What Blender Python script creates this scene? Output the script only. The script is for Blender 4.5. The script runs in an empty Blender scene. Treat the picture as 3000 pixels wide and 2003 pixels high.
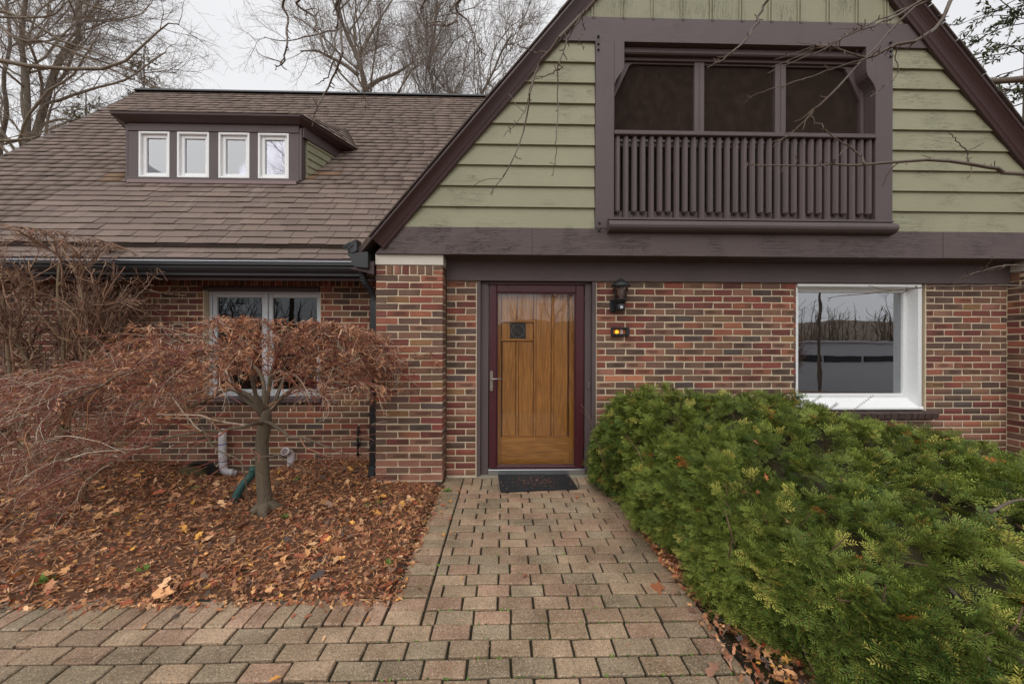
import bpy, math, random
import numpy as np
from mathutils import Vector, Matrix
random.seed(7); rng = np.random.default_rng(7)
SC = bpy.context.scene
COL = SC.collection
R = math.radians

# ------------------------------------------------------------------ camera
FPX, CYP = 1040.0, 1001.5
CAM = np.array([0.0, -3.97, 1.5])
_y, _r = R(1.27), R(0.15)
FW = np.array([math.sin(_y), math.cos(_y), 0.0])
_r0 = np.array([math.cos(_y), -math.sin(_y), 0.0]); _u0 = np.array([0, 0, 1.0])
RT = _r0*math.cos(_r) + _u0*math.sin(_r)
UP = -_r0*math.sin(_r) + _u0*math.cos(_r)
cd = bpy.data.cameras.new('camera'); cam = bpy.data.objects.new('camera', cd); COL.objects.link(cam)
cd.sensor_width = 36.0; cd.lens = 36.0*FPX/3000.0; cd.clip_start = 0.02; cd.clip_end = 600
mw = Matrix.Identity(4)
for i in range(3):
    mw[i][0] = RT[i]; mw[i][1] = UP[i]; mw[i][2] = -FW[i]; mw[i][3] = CAM[i]
cam.matrix_world = mw
SC.camera = cam

def at(px, py, y):
    """world point on the plane at depth y that a 3000 x 2003 photo pixel looks at"""
    d = FW*FPX + RT*(px-1500) - UP*(py-CYP)
    return CAM + d*((y-CAM[1])/d[1])

# ------------------------------------------------------------------ sky, sun, exposure
W = bpy.data.worlds.new('World'); SC.world = W; W.use_nodes = True
wt = W.node_tree; wt.nodes.clear()
SUN_EL, SUN_AZ = 48.0, 200.0
sky = wt.nodes.new('ShaderNodeTexSky'); sky.sky_type = 'NISHITA'; sky.sun_disc = False
sky.sun_elevation = R(SUN_EL); sky.sun_rotation = R(SUN_AZ); sky.dust_density = 6.0; sky.air_density = 1.5
bw = wt.nodes.new('ShaderNodeHueSaturation'); bw.inputs['Saturation'].default_value = 0.10
wt.links.new(sky.outputs[0], bw.inputs['Color'])
tc = wt.nodes.new('ShaderNodeTexCoord'); nz = wt.nodes.new('ShaderNodeTexNoise')
nz.inputs['Scale'].default_value = 1.6; nz.inputs['Detail'].default_value = 5; nz.inputs['Roughness'].default_value = 0.55
wt.links.new(tc.outputs['Generated'], nz.inputs['Vector'])
rp = wt.nodes.new('ShaderNodeValToRGB')
rp.color_ramp.elements[0].position = .33; rp.color_ramp.elements[0].color = (6.9, 6.95, 7.2, 1)
rp.color_ramp.elements[1].position = .68; rp.color_ramp.elements[1].color = (8.3, 8.35, 8.5, 1)
wt.links.new(nz.outputs['Fac'], rp.inputs[0])
mx = wt.nodes.new('ShaderNodeMix'); mx.data_type = 'RGBA'; mx.inputs[0].default_value = 0.93   # closed cloud deck over the clear sky
wt.links.new(bw.outputs[0], mx.inputs[6]); wt.links.new(rp.outputs[0], mx.inputs[7])
bg = wt.nodes.new('ShaderNodeBackground'); bg.inputs['Strength'].default_value = 0.10
wo = wt.nodes.new('ShaderNodeOutputWorld')
wt.links.new(mx.outputs[2], bg.inputs[0]); wt.links.new(bg.outputs[0], wo.inputs[0])
sl = bpy.data.lights.new('sun', 'SUN'); sl.energy = 1.5; sl.angle = R(70); sl.color = (1.0, .975, .94)
so = bpy.data.objects.new('sun', sl); COL.objects.link(so)
_az = R(SUN_AZ)   # light comes over the camera's left shoulder
_sd = Vector((math.sin(_az)*math.cos(R(SUN_EL)), math.cos(_az)*math.cos(R(SUN_EL)), math.sin(R(SUN_EL))))
so.location = _sd*30; so.rotation_euler = _sd.to_track_quat('Z', 'Y').to_euler()
vs = SC.view_settings
vs.view_transform = 'Standard'; vs.look = 'None'; vs.gamma = 1.0; vs.exposure = 0.28; vs.use_curve_mapping = False
SC.cycles.max_bounces = 6; SC.cycles.transparent_max_bounces = 12
SC.cycles.use_denoising = True; SC.cycles.denoising_prefilter = 'ACCURATE'

# ------------------------------------------------------------------ materials
def lin(c):
    c = c/255.0
    return c/12.92 if c <= .04045 else ((c+.055)/1.055)**2.4
def S(r, g, b, k=1.0):
    return (min(lin(r)*k, .9), min(lin(g)*k, .9), min(lin(b)*k, .9), 1.0)
class NT:
    def __init__(s, name):
        s.m = bpy.data.materials.new(name); s.m.use_nodes = True
        s.t = s.m.node_tree; s.t.nodes.clear()
        s.out = s.t.nodes.new('ShaderNodeOutputMaterial')
    def n(s, typ, ins=None, **at_):
        nd = s.t.nodes.new('ShaderNode'+typ)
        for k, v in at_.items(): setattr(nd, k, v)
        for k, v in (ins or {}).items(): s.set(nd.inputs[k], v)
        return nd
    def set(s, sock, v):
        if isinstance(v, bpy.types.NodeSocket): s.t.links.new(v, sock)
        else: sock.default_value = v
    def mix(s, f, a, b, blend='MIX'):
        nd = s.t.nodes.new('ShaderNodeMix'); nd.data_type = 'RGBA'; nd.blend_type = blend
        s.set(nd.inputs[0], f); s.set(nd.inputs[6], a); s.set(nd.inputs[7], b)
        return nd.outputs[2]
    def math(s, op, a, b=0.0, c=None):
        nd = s.t.nodes.new('ShaderNodeMath'); nd.operation = op
        s.set(nd.inputs[0], a); s.set(nd.inputs[1], b)
        if c is not None: s.set(nd.inputs[2], c)
        return nd.outputs[0]
    def ramp(s, f, lo, hi, clo=(0, 0, 0, 1), chi=(1, 1, 1, 1)):
        nd = s.t.nodes.new('ShaderNodeValToRGB'); s.set(nd.inputs[0], f)
        e = nd.color_ramp.elements
        e[0].position = lo; e[0].color = clo; e[1].position = hi; e[1].color = chi
        return nd.outputs[0]
    def noise(s, vec, scale, detail=3, rough=.55, dist=0.0):
        nd = s.n('TexNoise', {'Vector': vec, 'Scale': scale, 'Detail': detail, 'Roughness': rough, 'Distortion': dist})
        return nd.outputs['Fac']
    def mapv(s, vec, scale=(1, 1, 1), loc=(0, 0, 0)):
        return s.n('Mapping', {'Vector': vec, 'Scale': scale, 'Location': loc}).outputs[0]
    def pos(s): return s.n('NewGeometry').outputs['Position']
    def obj(s): return s.n('TexCoord').outputs['Object']
    def bump(s, h, st=.3, d=.01):
        return s.n('Bump', {'Height': h, 'Strength': st, 'Distance': d}).outputs[0]
    def bsdf(s, col, rough=.6, nrm=None, **kw):
        ins = {'Base Color': col, 'Roughness': rough}
        ins.update({k.replace('_', ' '): v for k, v in kw.items()})
        b = s.n('BsdfPrincipled', ins)
        if nrm is not None: s.set(b.inputs['Normal'], nrm)
        s.t.links.new(b.outputs[0], s.out.inputs[0])
        return s.m
    def surf(s, sh): s.t.links.new(sh, s.out.inputs[0]); return s.m

MT = {}
def plain(name, col, rough=.5, var=.12, sc=6.0, bump=.15, **kw):
    t = NT(name); p = t.pos()
    n = t.noise(p, sc, 5); n2 = t.noise(p, sc*14, 3)
    c = t.mix(n, tuple(x*(1-var) for x in col[:3])+(1,), tuple(min(1, x*(1+var)) for x in col[:3])+(1,))
    c = t.mix(.35, c, t.mix(n2, (.75, .75, .75, 1), (1.2, 1.2, 1.2, 1)), 'MULTIPLY') if var else c
    MT[name] = t.bsdf(c, rough, t.bump(n2, bump, .004), **kw); return MT[name]
def wood_paint(name, col, axis=0, rough=.6, crack=.5, bstr=.35):
    """old brushed house paint on boards; crack lines run along the board"""
    t = NT(name); p = t.pos()
    sc = [9, 9, 9]; sc[axis] = 1.4
    st = t.noise(t.mapv(p, tuple(sc)), 4.0, 6, .65, .6)
    sc2 = [60, 60, 60]; sc2[axis] = 7
    fine = t.noise(t.mapv(p, tuple(sc2)), 1.5, 4, .6)
    big = t.noise(p, 1.7, 4)
    c = t.mix(big, tuple(x*.86 for x in col[:3])+(1,), tuple(x*1.12 for x in col[:3])+(1,))
    c = t.mix(t.math('MULTIPLY', t.ramp(st, .60, .72), crack*.35), c, tuple(x*.55 for x in col[:3])+(1,))
    sc3 = [30, 30, 30]; sc3[axis] = 2.2
    cr = t.noise(t.mapv(p, tuple(sc3)), 1.0, 5, .7, 1.4)
    line = t.math('MULTIPLY', t.math('LESS_THAN', t.math('ABSOLUTE', t.math('SUBTRACT', cr, .5)), .012),
                  t.ramp(t.noise(p, 2.6, 3), .48, .62))
    c = t.mix(t.math('MULTIPLY', line, crack), c, tuple(x*.35 for x in col[:3])+(1,))
    h = t.math('ADD', t.math('MULTIPLY', fine, .6), t.math('SUBTRACT', st, t.math('MULTIPLY', line, .8)))
    MT[name] = t.bsdf(c, rough, t.bump(h, bstr, .006)); return MT[name]
def attr_mat(name, rough=.6, var=.25, sc=30, bump=.2, coord='pos', grain=0, **kw):
    t = NT(name); p = t.pos()
    a = t.n('Attribute', attribute_name='Col').outputs['Color']
    n = t.noise(p, sc, 4)
    c = t.mix(1.0, a, t.mix(n, (1-var,)*3+(1,), (1+var,)*3+(1,)), 'MULTIPLY')
    if grain:
        g = t.noise(p, 420, 2, .7)
        c = t.mix(grain, c, t.mix(t.ramp(g, .35, .68), (.55, .55, .55, 1), (1.5, 1.5, 1.5, 1)), 'MULTIPLY')
    MT[name] = t.bsdf(c, rough, t.bump(n, bump, .004), **kw); return MT[name]

def brick_mat(name, joined):
    t = NT(name); p = t.pos()
    if joined: base = t.n('Attribute', attribute_name='Col').outputs['Color']
    else:
        oi = t.n('ObjectInfo'); base = oi.outputs['Color']; rnd = oi.outputs['Random']
    med = t.noise(p, 17, 4, .6); fine = t.noise(p, 160, 4, .65)
    c = t.mix(1.0, base, t.mix(med, (.72, .70, .68, 1), (1.25, 1.24, 1.22, 1)), 'MULTIPLY')
    if not joined:
        o = t.obj()
        off = t.n('CombineXYZ', {'X': t.math('MULTIPLY', t.math('SUBTRACT', rnd, .5), .5)}).outputs[0]
        v = t.n('VectorMath', {0: o, 1: off}, operation='ADD').outputs[0]
        v = t.n('VectorMath', {0: t.mapv(v, (2.0, 0, 2.4)), 1: (0, 0, 0)}, operation='ADD').outputs[0]
        ln = t.n('VectorMath', {0: v}, operation='LENGTH').outputs['Value']
        ln = t.math('ADD', ln, t.math('MULTIPLY', t.math('SUBTRACT', med, .5), .9))
        core = t.math('SUBTRACT', 1.0, t.ramp(ln, .55, .80))
        on = t.math('GREATER_THAN', t.math('FRACT', t.math('MULTIPLY', rnd, 7.31)), .66)
        c = t.mix(t.math('MULTIPLY', t.math('MULTIPLY', core, on), .62), c, S(62, 46, 36, 1.2))
        # burnt end or edge
        ed = t.ramp(t.n('SeparateXYZ', {0: o}).outputs[0], .0, .5)
        on2 = t.math('GREATER_THAN', t.math('FRACT', t.math('MULTIPLY', rnd, 13.7)), .7)
        c = t.mix(t.math('MULTIPLY', t.math('MULTIPLY', ed, on2), .55), c, S(70, 52, 44, 1.2))
    c = t.mix(.6, c, t.mix(t.ramp(fine, .3, .7), (.68, .66, .64, 1), (1.3, 1.3, 1.3, 1)), 'MULTIPLY')
    h = t.math('ADD', t.math('MULTIPLY', fine, .6), med)
    MT[name] = t.bsdf(c, .85, t.bump(h, .5, .004)); return MT[name]
brick_mat('brick', False); brick_mat('brick_joined', True)

def paver_mat(name, joined):
    t = NT(name); p = t.pos()
    base = t.n('Attribute', attribute_name='Col').outputs['Color'] if joined else t.n('ObjectInfo').outputs['Color']
    g1 = t.noise(p, 190, 3, .7); g2 = t.noise(p, 75, 4, .65); b = t.noise(p, 3.2, 5, .65)
    sp = t.n('TexVoronoi', {'Vector': p, 'Scale': 82.0}).outputs['Distance']
    sp2 = t.n('TexVoronoi', {'Vector': t.mapv(p, (1, 1, 1), (3.3, 1.7, 0)), 'Scale': 66.0}).outputs['Distance']
    c = t.mix(t.ramp(b, .34, .64), (.66, .63, .58, 1), (1.14, 1.13, 1.12, 1))
    c = t.mix(1.0, base, c, 'MULTIPLY')
    c = t.mix(.8, c, t.mix(t.ramp(g1, .33, .68), (.50, .48, .46, 1), (1.55, 1.52, 1.48, 1)), 'MULTIPLY')
    c = t.mix(t.math('MULTIPLY', t.math('LESS_THAN', sp, .24), .55), c, S(222, 204, 180, .85))
    c = t.mix(t.math('MULTIPLY', t.math('LESS_THAN', sp2, .26), .45), c, S(70, 58, 48, .8))
    c = t.mix(.5, c, t.mix(t.ramp(g2, .35, .65), (.62, .62, .58, 1), (1.2, 1.2, 1.2, 1)), 'MULTIPLY')
    mo = t.ramp(t.noise(p, 1.3, 4), .54, .76)
    c = t.mix(t.math('MULTIPLY', mo, .45), c, S(84, 78, 50))
    MT[name] = t.bsdf(c, t.ramp(b, .3, .7, (.62,)*3+(1,), (.85,)*3+(1,)), t.bump(t.math('ADD', g1, g2), .55, .004)); return MT[name]
paver_mat('paver', False); paver_mat('paver_joined', True)

def shingle_mat(name, joined):
    t = NT(name); p = t.pos()
    base = t.n('Attribute', attribute_name='Col').outputs['Color'] if joined else t.n('ObjectInfo').outputs['Color']
    g = t.noise(p, 230, 3, .7); b = t.noise(p, 2.2, 5, .6)
    pz = t.noise(t.mapv(p, (7, 1, 1)), 1.3, 4)
    c = t.mix(1.0, base, t.mix(b, (.80, .80, .80, 1), (1.16, 1.14, 1.12, 1)), 'MULTIPLY')
    c = t.mix(.7, c, t.mix(t.ramp(g, .3, .7), (.66, .66, .66, 1), (1.36, 1.34, 1.32, 1)), 'MULTIPLY')
    c = t.mix(t.math('MULTIPLY', t.ramp(pz, .60, .80), .22), c, S(176, 166, 160))
    MT[name] = t.bsdf(c, .9, t.bump(g, .45, .003)); return MT[name]
shingle_mat('shingle', False); shingle_mat('shingle_joined', True)

plain('mortar', S(206, 190, 162, 1.08), .95, .16, 9, .6)
plain('fresh_mortar', S(168, 163, 156, 1.0), .95, .10, 9, .6)
wood_paint('brown_beam', S(88, 75, 74, 1.12), 0, .62, .8, .7)
wood_paint('brown_post', S(86, 74, 74, 1.12), 2, .6, .25, .3)
wood_paint('brown_rail', S(86, 74, 74, 1.12), 0, .6, .25, .3)
wood_paint('olive_board', S(146, 144, 117, 1.03), 0, .62, .9, .4)
wood_paint('olive_upright', S(143, 141, 115, 1.03), 2, .62, 1.0, .45)
plain('rake_metal', S(66, 48, 47, 1.2), .38, .14, 3, .1)
plain('black_metal', S(40, 41, 44), .33, .2, 8, .08)
plain('black_plastic', S(34, 35, 38), .5, .2, 8, .1)
plain('gutter_guard', S(158, 160, 166), .35, .35, 60, .5, Metallic=.6)
plain('white_vinyl', S(240, 241, 241, 1.0), .42, .04, 3, .05)
plain('grey_vinyl', S(212, 217, 221, .95), .42, .05, 3, .05)
plain('bright_metal', S(176, 178, 180), .32, .1, 8, .08, Metallic=.85)
plain('brass_steel', S(170, 162, 150), .33, .1, 12, .08, Metallic=.8)
plain('burgundy', S(70, 30, 36, 1.15), .36, .15, 3, .08)
plain('stone_cap', S(214, 207, 195, 1.0), .85, .13, 5, .4)
plain('concrete', S(150, 142, 122, .9), .92, .25, 5, .6)
plain('sandbed', S(56, 52, 34, .6), .95, .4, 14, .8)
plain('pvc', S(232, 230, 232, .98), .45, .06, 8, .05)
plain('blue_ink', S(70, 70, 160), .6, .1, 8, .05)
plain('hose_green', S(52, 92, 86, .9), .5, .25, 14, .3)
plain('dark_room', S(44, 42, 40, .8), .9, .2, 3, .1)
plain('room_trim', S(96, 82, 72), .7, .15, 3, .1)
plain('room_panel', S(40, 44, 48), .5, .15, 3, .1)
plain('curtain', S(176, 178, 166), .8, .12, 6, .2)
plain('lead', S(120, 122, 122), .4, .1, 20, .1, Metallic=.6)
plain('white_wall', S(205, 208, 214, .85), .8, .06, .6, .1)
plain('far_window', S(40, 44, 50), .2, .2, .5, .0)
plain('flashing', S(132, 110, 108), .5, .1, 3, .05)
plain('bulb_glass', S(200, 200, 206), .15, .05, 8, .0)
plain('digit_steel', S(214, 206, 206), .5, .05, 8, .0)
plain('soil', S(116, 82, 60, .8), .98, .4, 11, .9)
plain('rubber_mat', S(36, 37, 40), .75, .3, 90, .9)
attr_mat('leaf', .62, .25, 60, .3)
attr_mat('needle', .6, .18, 30, .1, Specular_IOR_Level=.25)
attr_mat('bark', .85, .38, 40, .8)
attr_mat('far_bark', .9, .25, 9, .6)
attr_mat('twig', .6, .2, 50, .2)

def oak(name, axis):
    t = NT(name); p = t.pos()
    oi = t.n('ObjectInfo').outputs['Random']
    sh = t.n('CombineXYZ', {'X': t.math('MULTIPLY', oi, 9.0), 'Z': t.math('MULTIPLY', oi, 17.0)}).outputs[0]
    q = t.n('VectorMath', {0: p, 1: sh}, operation='ADD').outputs[0]
    sc = [10, 10, 10]; sc[axis] = .9
    warp = t.noise(t.mapv(q, tuple(sc)), .9, 3, .5, .3)
    rings = t.math('PINGPONG', t.math('MULTIPLY', warp, 16.0), 1.0)
    grain = t.ramp(rings, .05, .9)
    sc2 = [300, 300, 300]; sc2[axis] = 6
    pore = t.noise(t.mapv(q, tuple(sc2)), 1.0, 3, .6)
    c = t.mix(grain, (.60, .265, .056, 1), (.76, .36, .082, 1))
    c = t.mix(.7, c, t.mix(t.ramp(pore, .36, .62), (.60, .52, .44, 1), (1.18, 1.16, 1.12, 1)), 'MULTIPLY')
    c = t.mix(1.0, c, t.mix(t.noise(p, 2.2, 3), (.80, .78, .74, 1), (1.16, 1.14, 1.10, 1)), 'MULTIPLY')
    MT[name] = t.bsdf(c, .42, t.bump(pore, .25, .002), Coat_Weight=.15); return MT[name]
oak('oak_v', 2); oak('oak_h', 0)

def glass(name, tint=(.92, .95, .96, 1), base=.05, boost=1.0, rough=.0):
    t = NT(name)
    f = t.n('Fresnel', {'IOR': 1.52}).outputs[0]
    f = t.math('MINIMUM', t.math('ADD', t.math('MULTIPLY', f, boost), base), 1.0)
    wv = t.bump(t.noise(t.pos(), 2.2, 2), .04, .02)
    a = t.n('BsdfTransparent', {'Color': tint}).outputs[0]
    b = t.n('BsdfGlossy', {'Color': (.95, .97, 1, 1), 'Roughness': rough, 'Normal': wv}).outputs[0]
    MT[name] = t.surf(t.n('MixShader', {0: f, 1: a, 2: b}).outputs[0]); return MT[name]
glass('door_glass', (.99, .99, .98, 1), .0, 1.15)
glass('dark_glass', (.34, .37, .38, 1), .0, 1.25)
glass('window_glass', (.50, .55, .57, 1), .22, 2.6)
glass('dormer_glass', (.62, .6, .68, 1), .12, 1.6, .02)
glass('lamp_glass', (.72, .62, .56, 1), .04, 1.0, .05)
glass('amber_glass', (.95, .42, .12, 1), .02, 1.0, .1)
def screen():
    t = NT('insect_screen'); p = t.pos()
    n = t.noise(p, 9, 5); n2 = t.noise(t.mapv(p, (60, 60, 9)), 1.4, 3)
    d = t.n('BsdfDiffuse', {'Color': t.mix(n, S(58, 48, 44), S(84, 72, 64))}).outputs[0]
    tr = t.n('BsdfTransparent', {'Color': (1, 1, 1, 1)}).outputs[0]
    f = t.math('ADD', .22, t.math('MULTIPLY', t.math('MULTIPLY', n, n2), .55))
    MT['insect_screen'] = t.surf(t.n('MixShader', {0: f, 1: tr, 2: d}).outputs[0])
screen()
def emit(name, col, st):
    t = NT(name); e = t.n('Emission', {'Color': col, 'Strength': st}).outputs[0]
    MT[name] = t.surf(e)
emit('amber_bulb', (1.0, .46, .03, 1), 1.5)

# ------------------------------------------------------------------ builders
def link(o, parent=None):
    COL.objects.link(o)
    if parent is not None: o.parent = parent
    return o
def tag(o, label=None, cat=None, group=None, kind=None):
    if label: o['label'] = label
    if cat: o['category'] = cat
    if group: o['group'] = group
    if kind: o['kind'] = kind
    return o
def empty(name, loc, label, cat, group=None):
    o = bpy.data.objects.new(name, None); o.empty_display_size = .1
    COL.objects.link(o); o.location = loc
    return tag(o, label, cat, group)
def smooth(me):
    me.polygons.foreach_set('use_smooth', [True]*len(me.polygons)); me.update()

CB_F = None
def cbox_data(x0, x1, y0, y1, z0, z1, c):
    """box with chamfered edges: 24 verts"""
    V = []; idx = {}
    lo, hi = (x0, y0, z0), (x1, y1, z1)
    for i in range(8):
        b = [(i >> k) & 1 for k in range(3)]
        for k in range(3):          # vertex lying on the face normal to axis k
            p = []
            for a in range(3):
                e = hi[a] if b[a] else lo[a]
                p.append(e if a == k else (e-c if b[a] else e+c))
            idx[(i, k)] = len(V); V.append(tuple(p))
    F = []
    for k in range(3):
        a, b_ = [q for q in range(3) if q != k]
        for s in (0, 1):
            cs = [(s << k), (s << k) | (1 << a), (s << k) | (1 << a) | (1 << b_), (s << k) | (1 << b_)]
            f = [idx[(i, k)] for i in cs]
            F.append(f)
    for k in range(3):              # edges along axis k
        a, b_ = [q for q in range(3) if q != k]
        for sa in (0, 1):
            for sb in (0, 1):
                i0 = (sa << a) | (sb << b_); i1 = i0 | (1 << k)
                F.append([idx[(i0, a)], idx[(i0, b_)], idx[(i1, b_)], idx[(i1, a)]])
    for i in range(8): F.append([idx[(i, 0)], idx[(i, 1)], idx[(i, 2)]])
    cen = np.array([(x0+x1)/2, (y0+y1)/2, (z0+z1)/2]); Va = np.array(V); out = []
    for f in F:
        p = Va[f]; nrm = np.cross(p[1]-p[0], p[2]-p[0])
        out.append(f if nrm @ (p.mean(0)-cen) > 0 else f[::-1])
    return V, out
class MB:
    def __init__(s): s.v = []; s.f = []
    def add(s, V, F):
        b = len(s.v); s.v += [tuple(map(float, p)) for p in V]; s.f += [[i+b for i in f] for f in F]; return s
    def box(s, x0, x1, y0, y1, z0, z1, c=.003):
        x0, x1 = min(x0, x1), max(x0, x1); y0, y1 = min(y0, y1), max(y0, y1); z0, z1 = min(z0, z1), max(z0, z1)
        c = min(c, (x1-x0)/3, (y1-y0)/3, (z1-z0)/3)
        return s.add(*cbox_data(x0, x1, y0, y1, z0, z1, c))
    def prism(s, poly, y0, y1):
        """poly in (x, z), extruded from y0 to y1"""
        n = len(poly); V = [(x, y0, z) for x, z in poly]+[(x, y1, z) for x, z in poly]
        F = [list(range(n)), list(range(2*n-1, n-1, -1))]
        F += [[i, i+n, (i+1) % n+n, (i+1) % n] for i in range(n)]
        return s.add(V, F)
    def sweep(s, prof, a, b, ud, vd):
        """profile [(u,v)] carried from point a to point b"""
        a, b, ud, vd = map(np.array, (a, b, ud, vd)); n = len(prof)
        V = [a+ud*u+vd*v for u, v in prof]+[b+ud*u+vd*v for u, v in prof]
        F = [[i, (i+1) % n, (i+1) % n+n, i+n] for i in range(n)]+[list(range(n-1, -1, -1)), list(range(n, 2*n))]
        return s.add(V, F)
    def tube(s, pts, rad, k=8, cap=True):
        pts = [np.array(p, float) for p in pts]; n = len(pts)
        rad = [rad]*n if not hasattr(rad, '__len__') else rad
        t0 = pts[1]-pts[0]; up = np.array([0, 0, 1.]) if abs(t0[2]) < .9*np.linalg.norm(t0) else np.array([1., 0, 0])
        V = []; side = None
        for i in range(n):
            t = pts[min(i+1, n-1)]-pts[max(i-1, 0)]; t /= np.linalg.norm(t)+1e-9
            if side is None: side = np.cross(t, up)
            side = side-t*(side@t); side /= np.linalg.norm(side)+1e-9
            w = np.cross(t, side)
            for j in range(k):
                a = 2*math.pi*j/k; V.append(pts[i]+rad[i]*(math.cos(a)*side+math.sin(a)*w))
        F = [[i*k+j, i*k+(j+1) % k, (i+1)*k+(j+1) % k, (i+1)*k+j] for i in range(n-1) for j in range(k)]
        if cap: F += [list(range(k-1, -1, -1)), list(range((n-1)*k, n*k))]
        return s.add(V, F)
    def lathe(s, prof, c, k=16):
        V = []; n = len(prof)
        for r_, z in prof:
            for j in range(k):
                a = 2*math.pi*j/k; V.append((c[0]+r_*math.cos(a), c[1]+r_*math.sin(a), c[2]+z))
        F = [[i*k+j, i*k+(j+1) % k, (i+1)*k+(j+1) % k, (i+1)*k+j] for i in range(n-1) for j in range(k)]
        F += [list(range(k-1, -1, -1)), list(range((n-1)*k, n*k))]
        return s.add(V, F)
    def mesh(s, name, mat, sm=False):
        me = bpy.data.meshes.new(name); me.from_pydata(s.v, [], s.f)
        if mat: me.materials.append(MT[mat])
        if sm: smooth(me)
        return me
    def obj(s, name, mat, parent=None, sm=False, loc=None):
        o = link(bpy.data.objects.new(name, s.mesh(name, mat, sm)), parent)
        if loc is not None: o.location = loc
        return o
def box(name, mat, parent, x0, x1, y0, y1, z0, z1, c=.003):
    return MB().box(x0, x1, y0, y1, z0, z1, c).obj(name, mat, parent)
def np_obj(name, V, F, mat, parent=None, col=None, kind=None, sm=False):
    V = np.asarray(V, np.float32).reshape(-1, 3); F = np.asarray(F, np.int32)
    me = bpy.data.meshes.new(name); n, k = F.shape
    me.vertices.add(len(V)); me.vertices.foreach_set('co', V.ravel())
    me.loops.add(n*k); me.loops.foreach_set('vertex_index', F.ravel())
    me.polygons.add(n); me.polygons.foreach_set('loop_start', np.arange(n, dtype=np.int32)*k)
    if col is not None:
        a = me.color_attributes.new('Col', 'FLOAT_COLOR', 'POINT')
        c4 = np.ones((len(V), 4), np.float32); c4[:, :3] = col
        a.data.foreach_set('color', c4.ravel())
    me.update(calc_edges=True); me.validate()
    me.materials.append(MT[mat])
    if sm: smooth(me)
    o = link(bpy.data.objects.new(name, me), parent)
    if kind: o['kind'] = kind
    return o
def segs(P0, P1, R0, R1, k=4):
    """independent tapered prisms for many twig segments at once"""
    P0 = np.asarray(P0); P1 = np.asarray(P1); n = len(P0)
    d = P1-P0; L = np.linalg.norm(d, axis=1, keepdims=True)+1e-9; t = d/L
    P1 = P1+t*np.asarray(R1)[:, None]*.6
    ref = np.where(np.abs(t[:, 2:3]) < .9, np.array([[0, 0, 1.]]), np.array([[1., 0, 0]]))
    u = np.cross(t, ref); u /= np.linalg.norm(u, axis=1, keepdims=True)+1e-9; w = np.cross(t, u)
    a = 2*np.pi*np.arange(k)/k
    ring = np.cos(a)[None, :, None]*u[:, None, :]+np.sin(a)[None, :, None]*w[:, None, :]
    V = np.concatenate([P0[:, None]+ring*np.asarray(R0)[:, None, None], P1[:, None]+ring*np.asarray(R1)[:, None, None]], 1)
    base = (np.arange(n)*2*k)[:, None, None]; j = np.arange(k)
    F = np.stack([j, (j+1) % k, (j+1) % k+k, j+k], 1)[None]+base
    return V.reshape(-1, 3), F.reshape(-1, 4)
def poly_segs(P, Rr, k=4):
    n, m = P.shape[:2]
    return segs(P[:, :-1].reshape(-1, 3), P[:, 1:].reshape(-1, 3), Rr[:, :-1].ravel(), Rr[:, 1:].ravel(), k)
def merge(parts):
    V = []; F = []; C = []; b = 0
    for v, f, c in parts:
        V.append(v); F.append(f+b); b += len(v)
        c = np.asarray(c, float); C.append(np.broadcast_to(c, (len(v), 3)))
    return np.concatenate(V), np.concatenate(F), np.concatenate(C)
def rnorm(a): return a/(np.linalg.norm(a, axis=-1, keepdims=True)+1e-9)
def grow(P, D, L, steps, jit, trop, tr, r0, r1):
    """many branches at once: random-walk polylines"""
    n = len(P); out = [P]; D = rnorm(D); p = P
    st = (np.asarray(L)/steps)[:, None]
    for i in range(steps):
        D = rnorm(D+rng.normal(0, jit, (n, 3))+np.asarray(trop)*tr)
        p = p+D*st; out.append(p)
    f = np.linspace(0, 1, steps+1)[None]
    return np.stack(out, 1), np.asarray(r0)[:, None]*(1-f)+np.asarray(r1)[:, None]*f
def spawn(P, Rr, n, t0, t1, ang, asd, w=None):
    """pick n points along existing branches; return position, direction, radius and parent"""
    N, m = P.shape[:2]
    if w is None: w = np.linalg.norm(np.diff(P, axis=1), axis=2).sum(1)
    i = rng.choice(N, n, p=w/w.sum()); t = rng.uniform(t0, t1, n)*(m-1)
    a = np.minimum(t.astype(int), m-2); fr = (t-a)[:, None]
    p = P[i, a]*(1-fr)+P[i, a+1]*fr; tan = rnorm(P[i, a+1]-P[i, a])
    perp = rnorm(np.cross(tan, rng.normal(0, 1, (n, 3))))
    th = rng.normal(ang, asd, n)[:, None]
    return p, tan*np.cos(th)+perp*np.sin(th), Rr[i, a]*(1-fr[:, 0])+Rr[i, a+1]*fr[:, 0], i
def spline(pts, n):
    """Catmull-Rom through control points"""
    p = np.array(pts, float); p = np.vstack([2*p[0]-p[1], p, 2*p[-1]-p[-2]]); m = len(p)-3
    out = []
    for s in np.linspace(0, m-1e-6, n):
        i = int(s); t = s-i; a, b, c, d = p[i:i+4]
        out.append(.5*((2*b)+(c-a)*t+(2*a-5*b+4*c-d)*t*t+(3*b-a-3*c+d)*t**3))
    return np.array(out)
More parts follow.
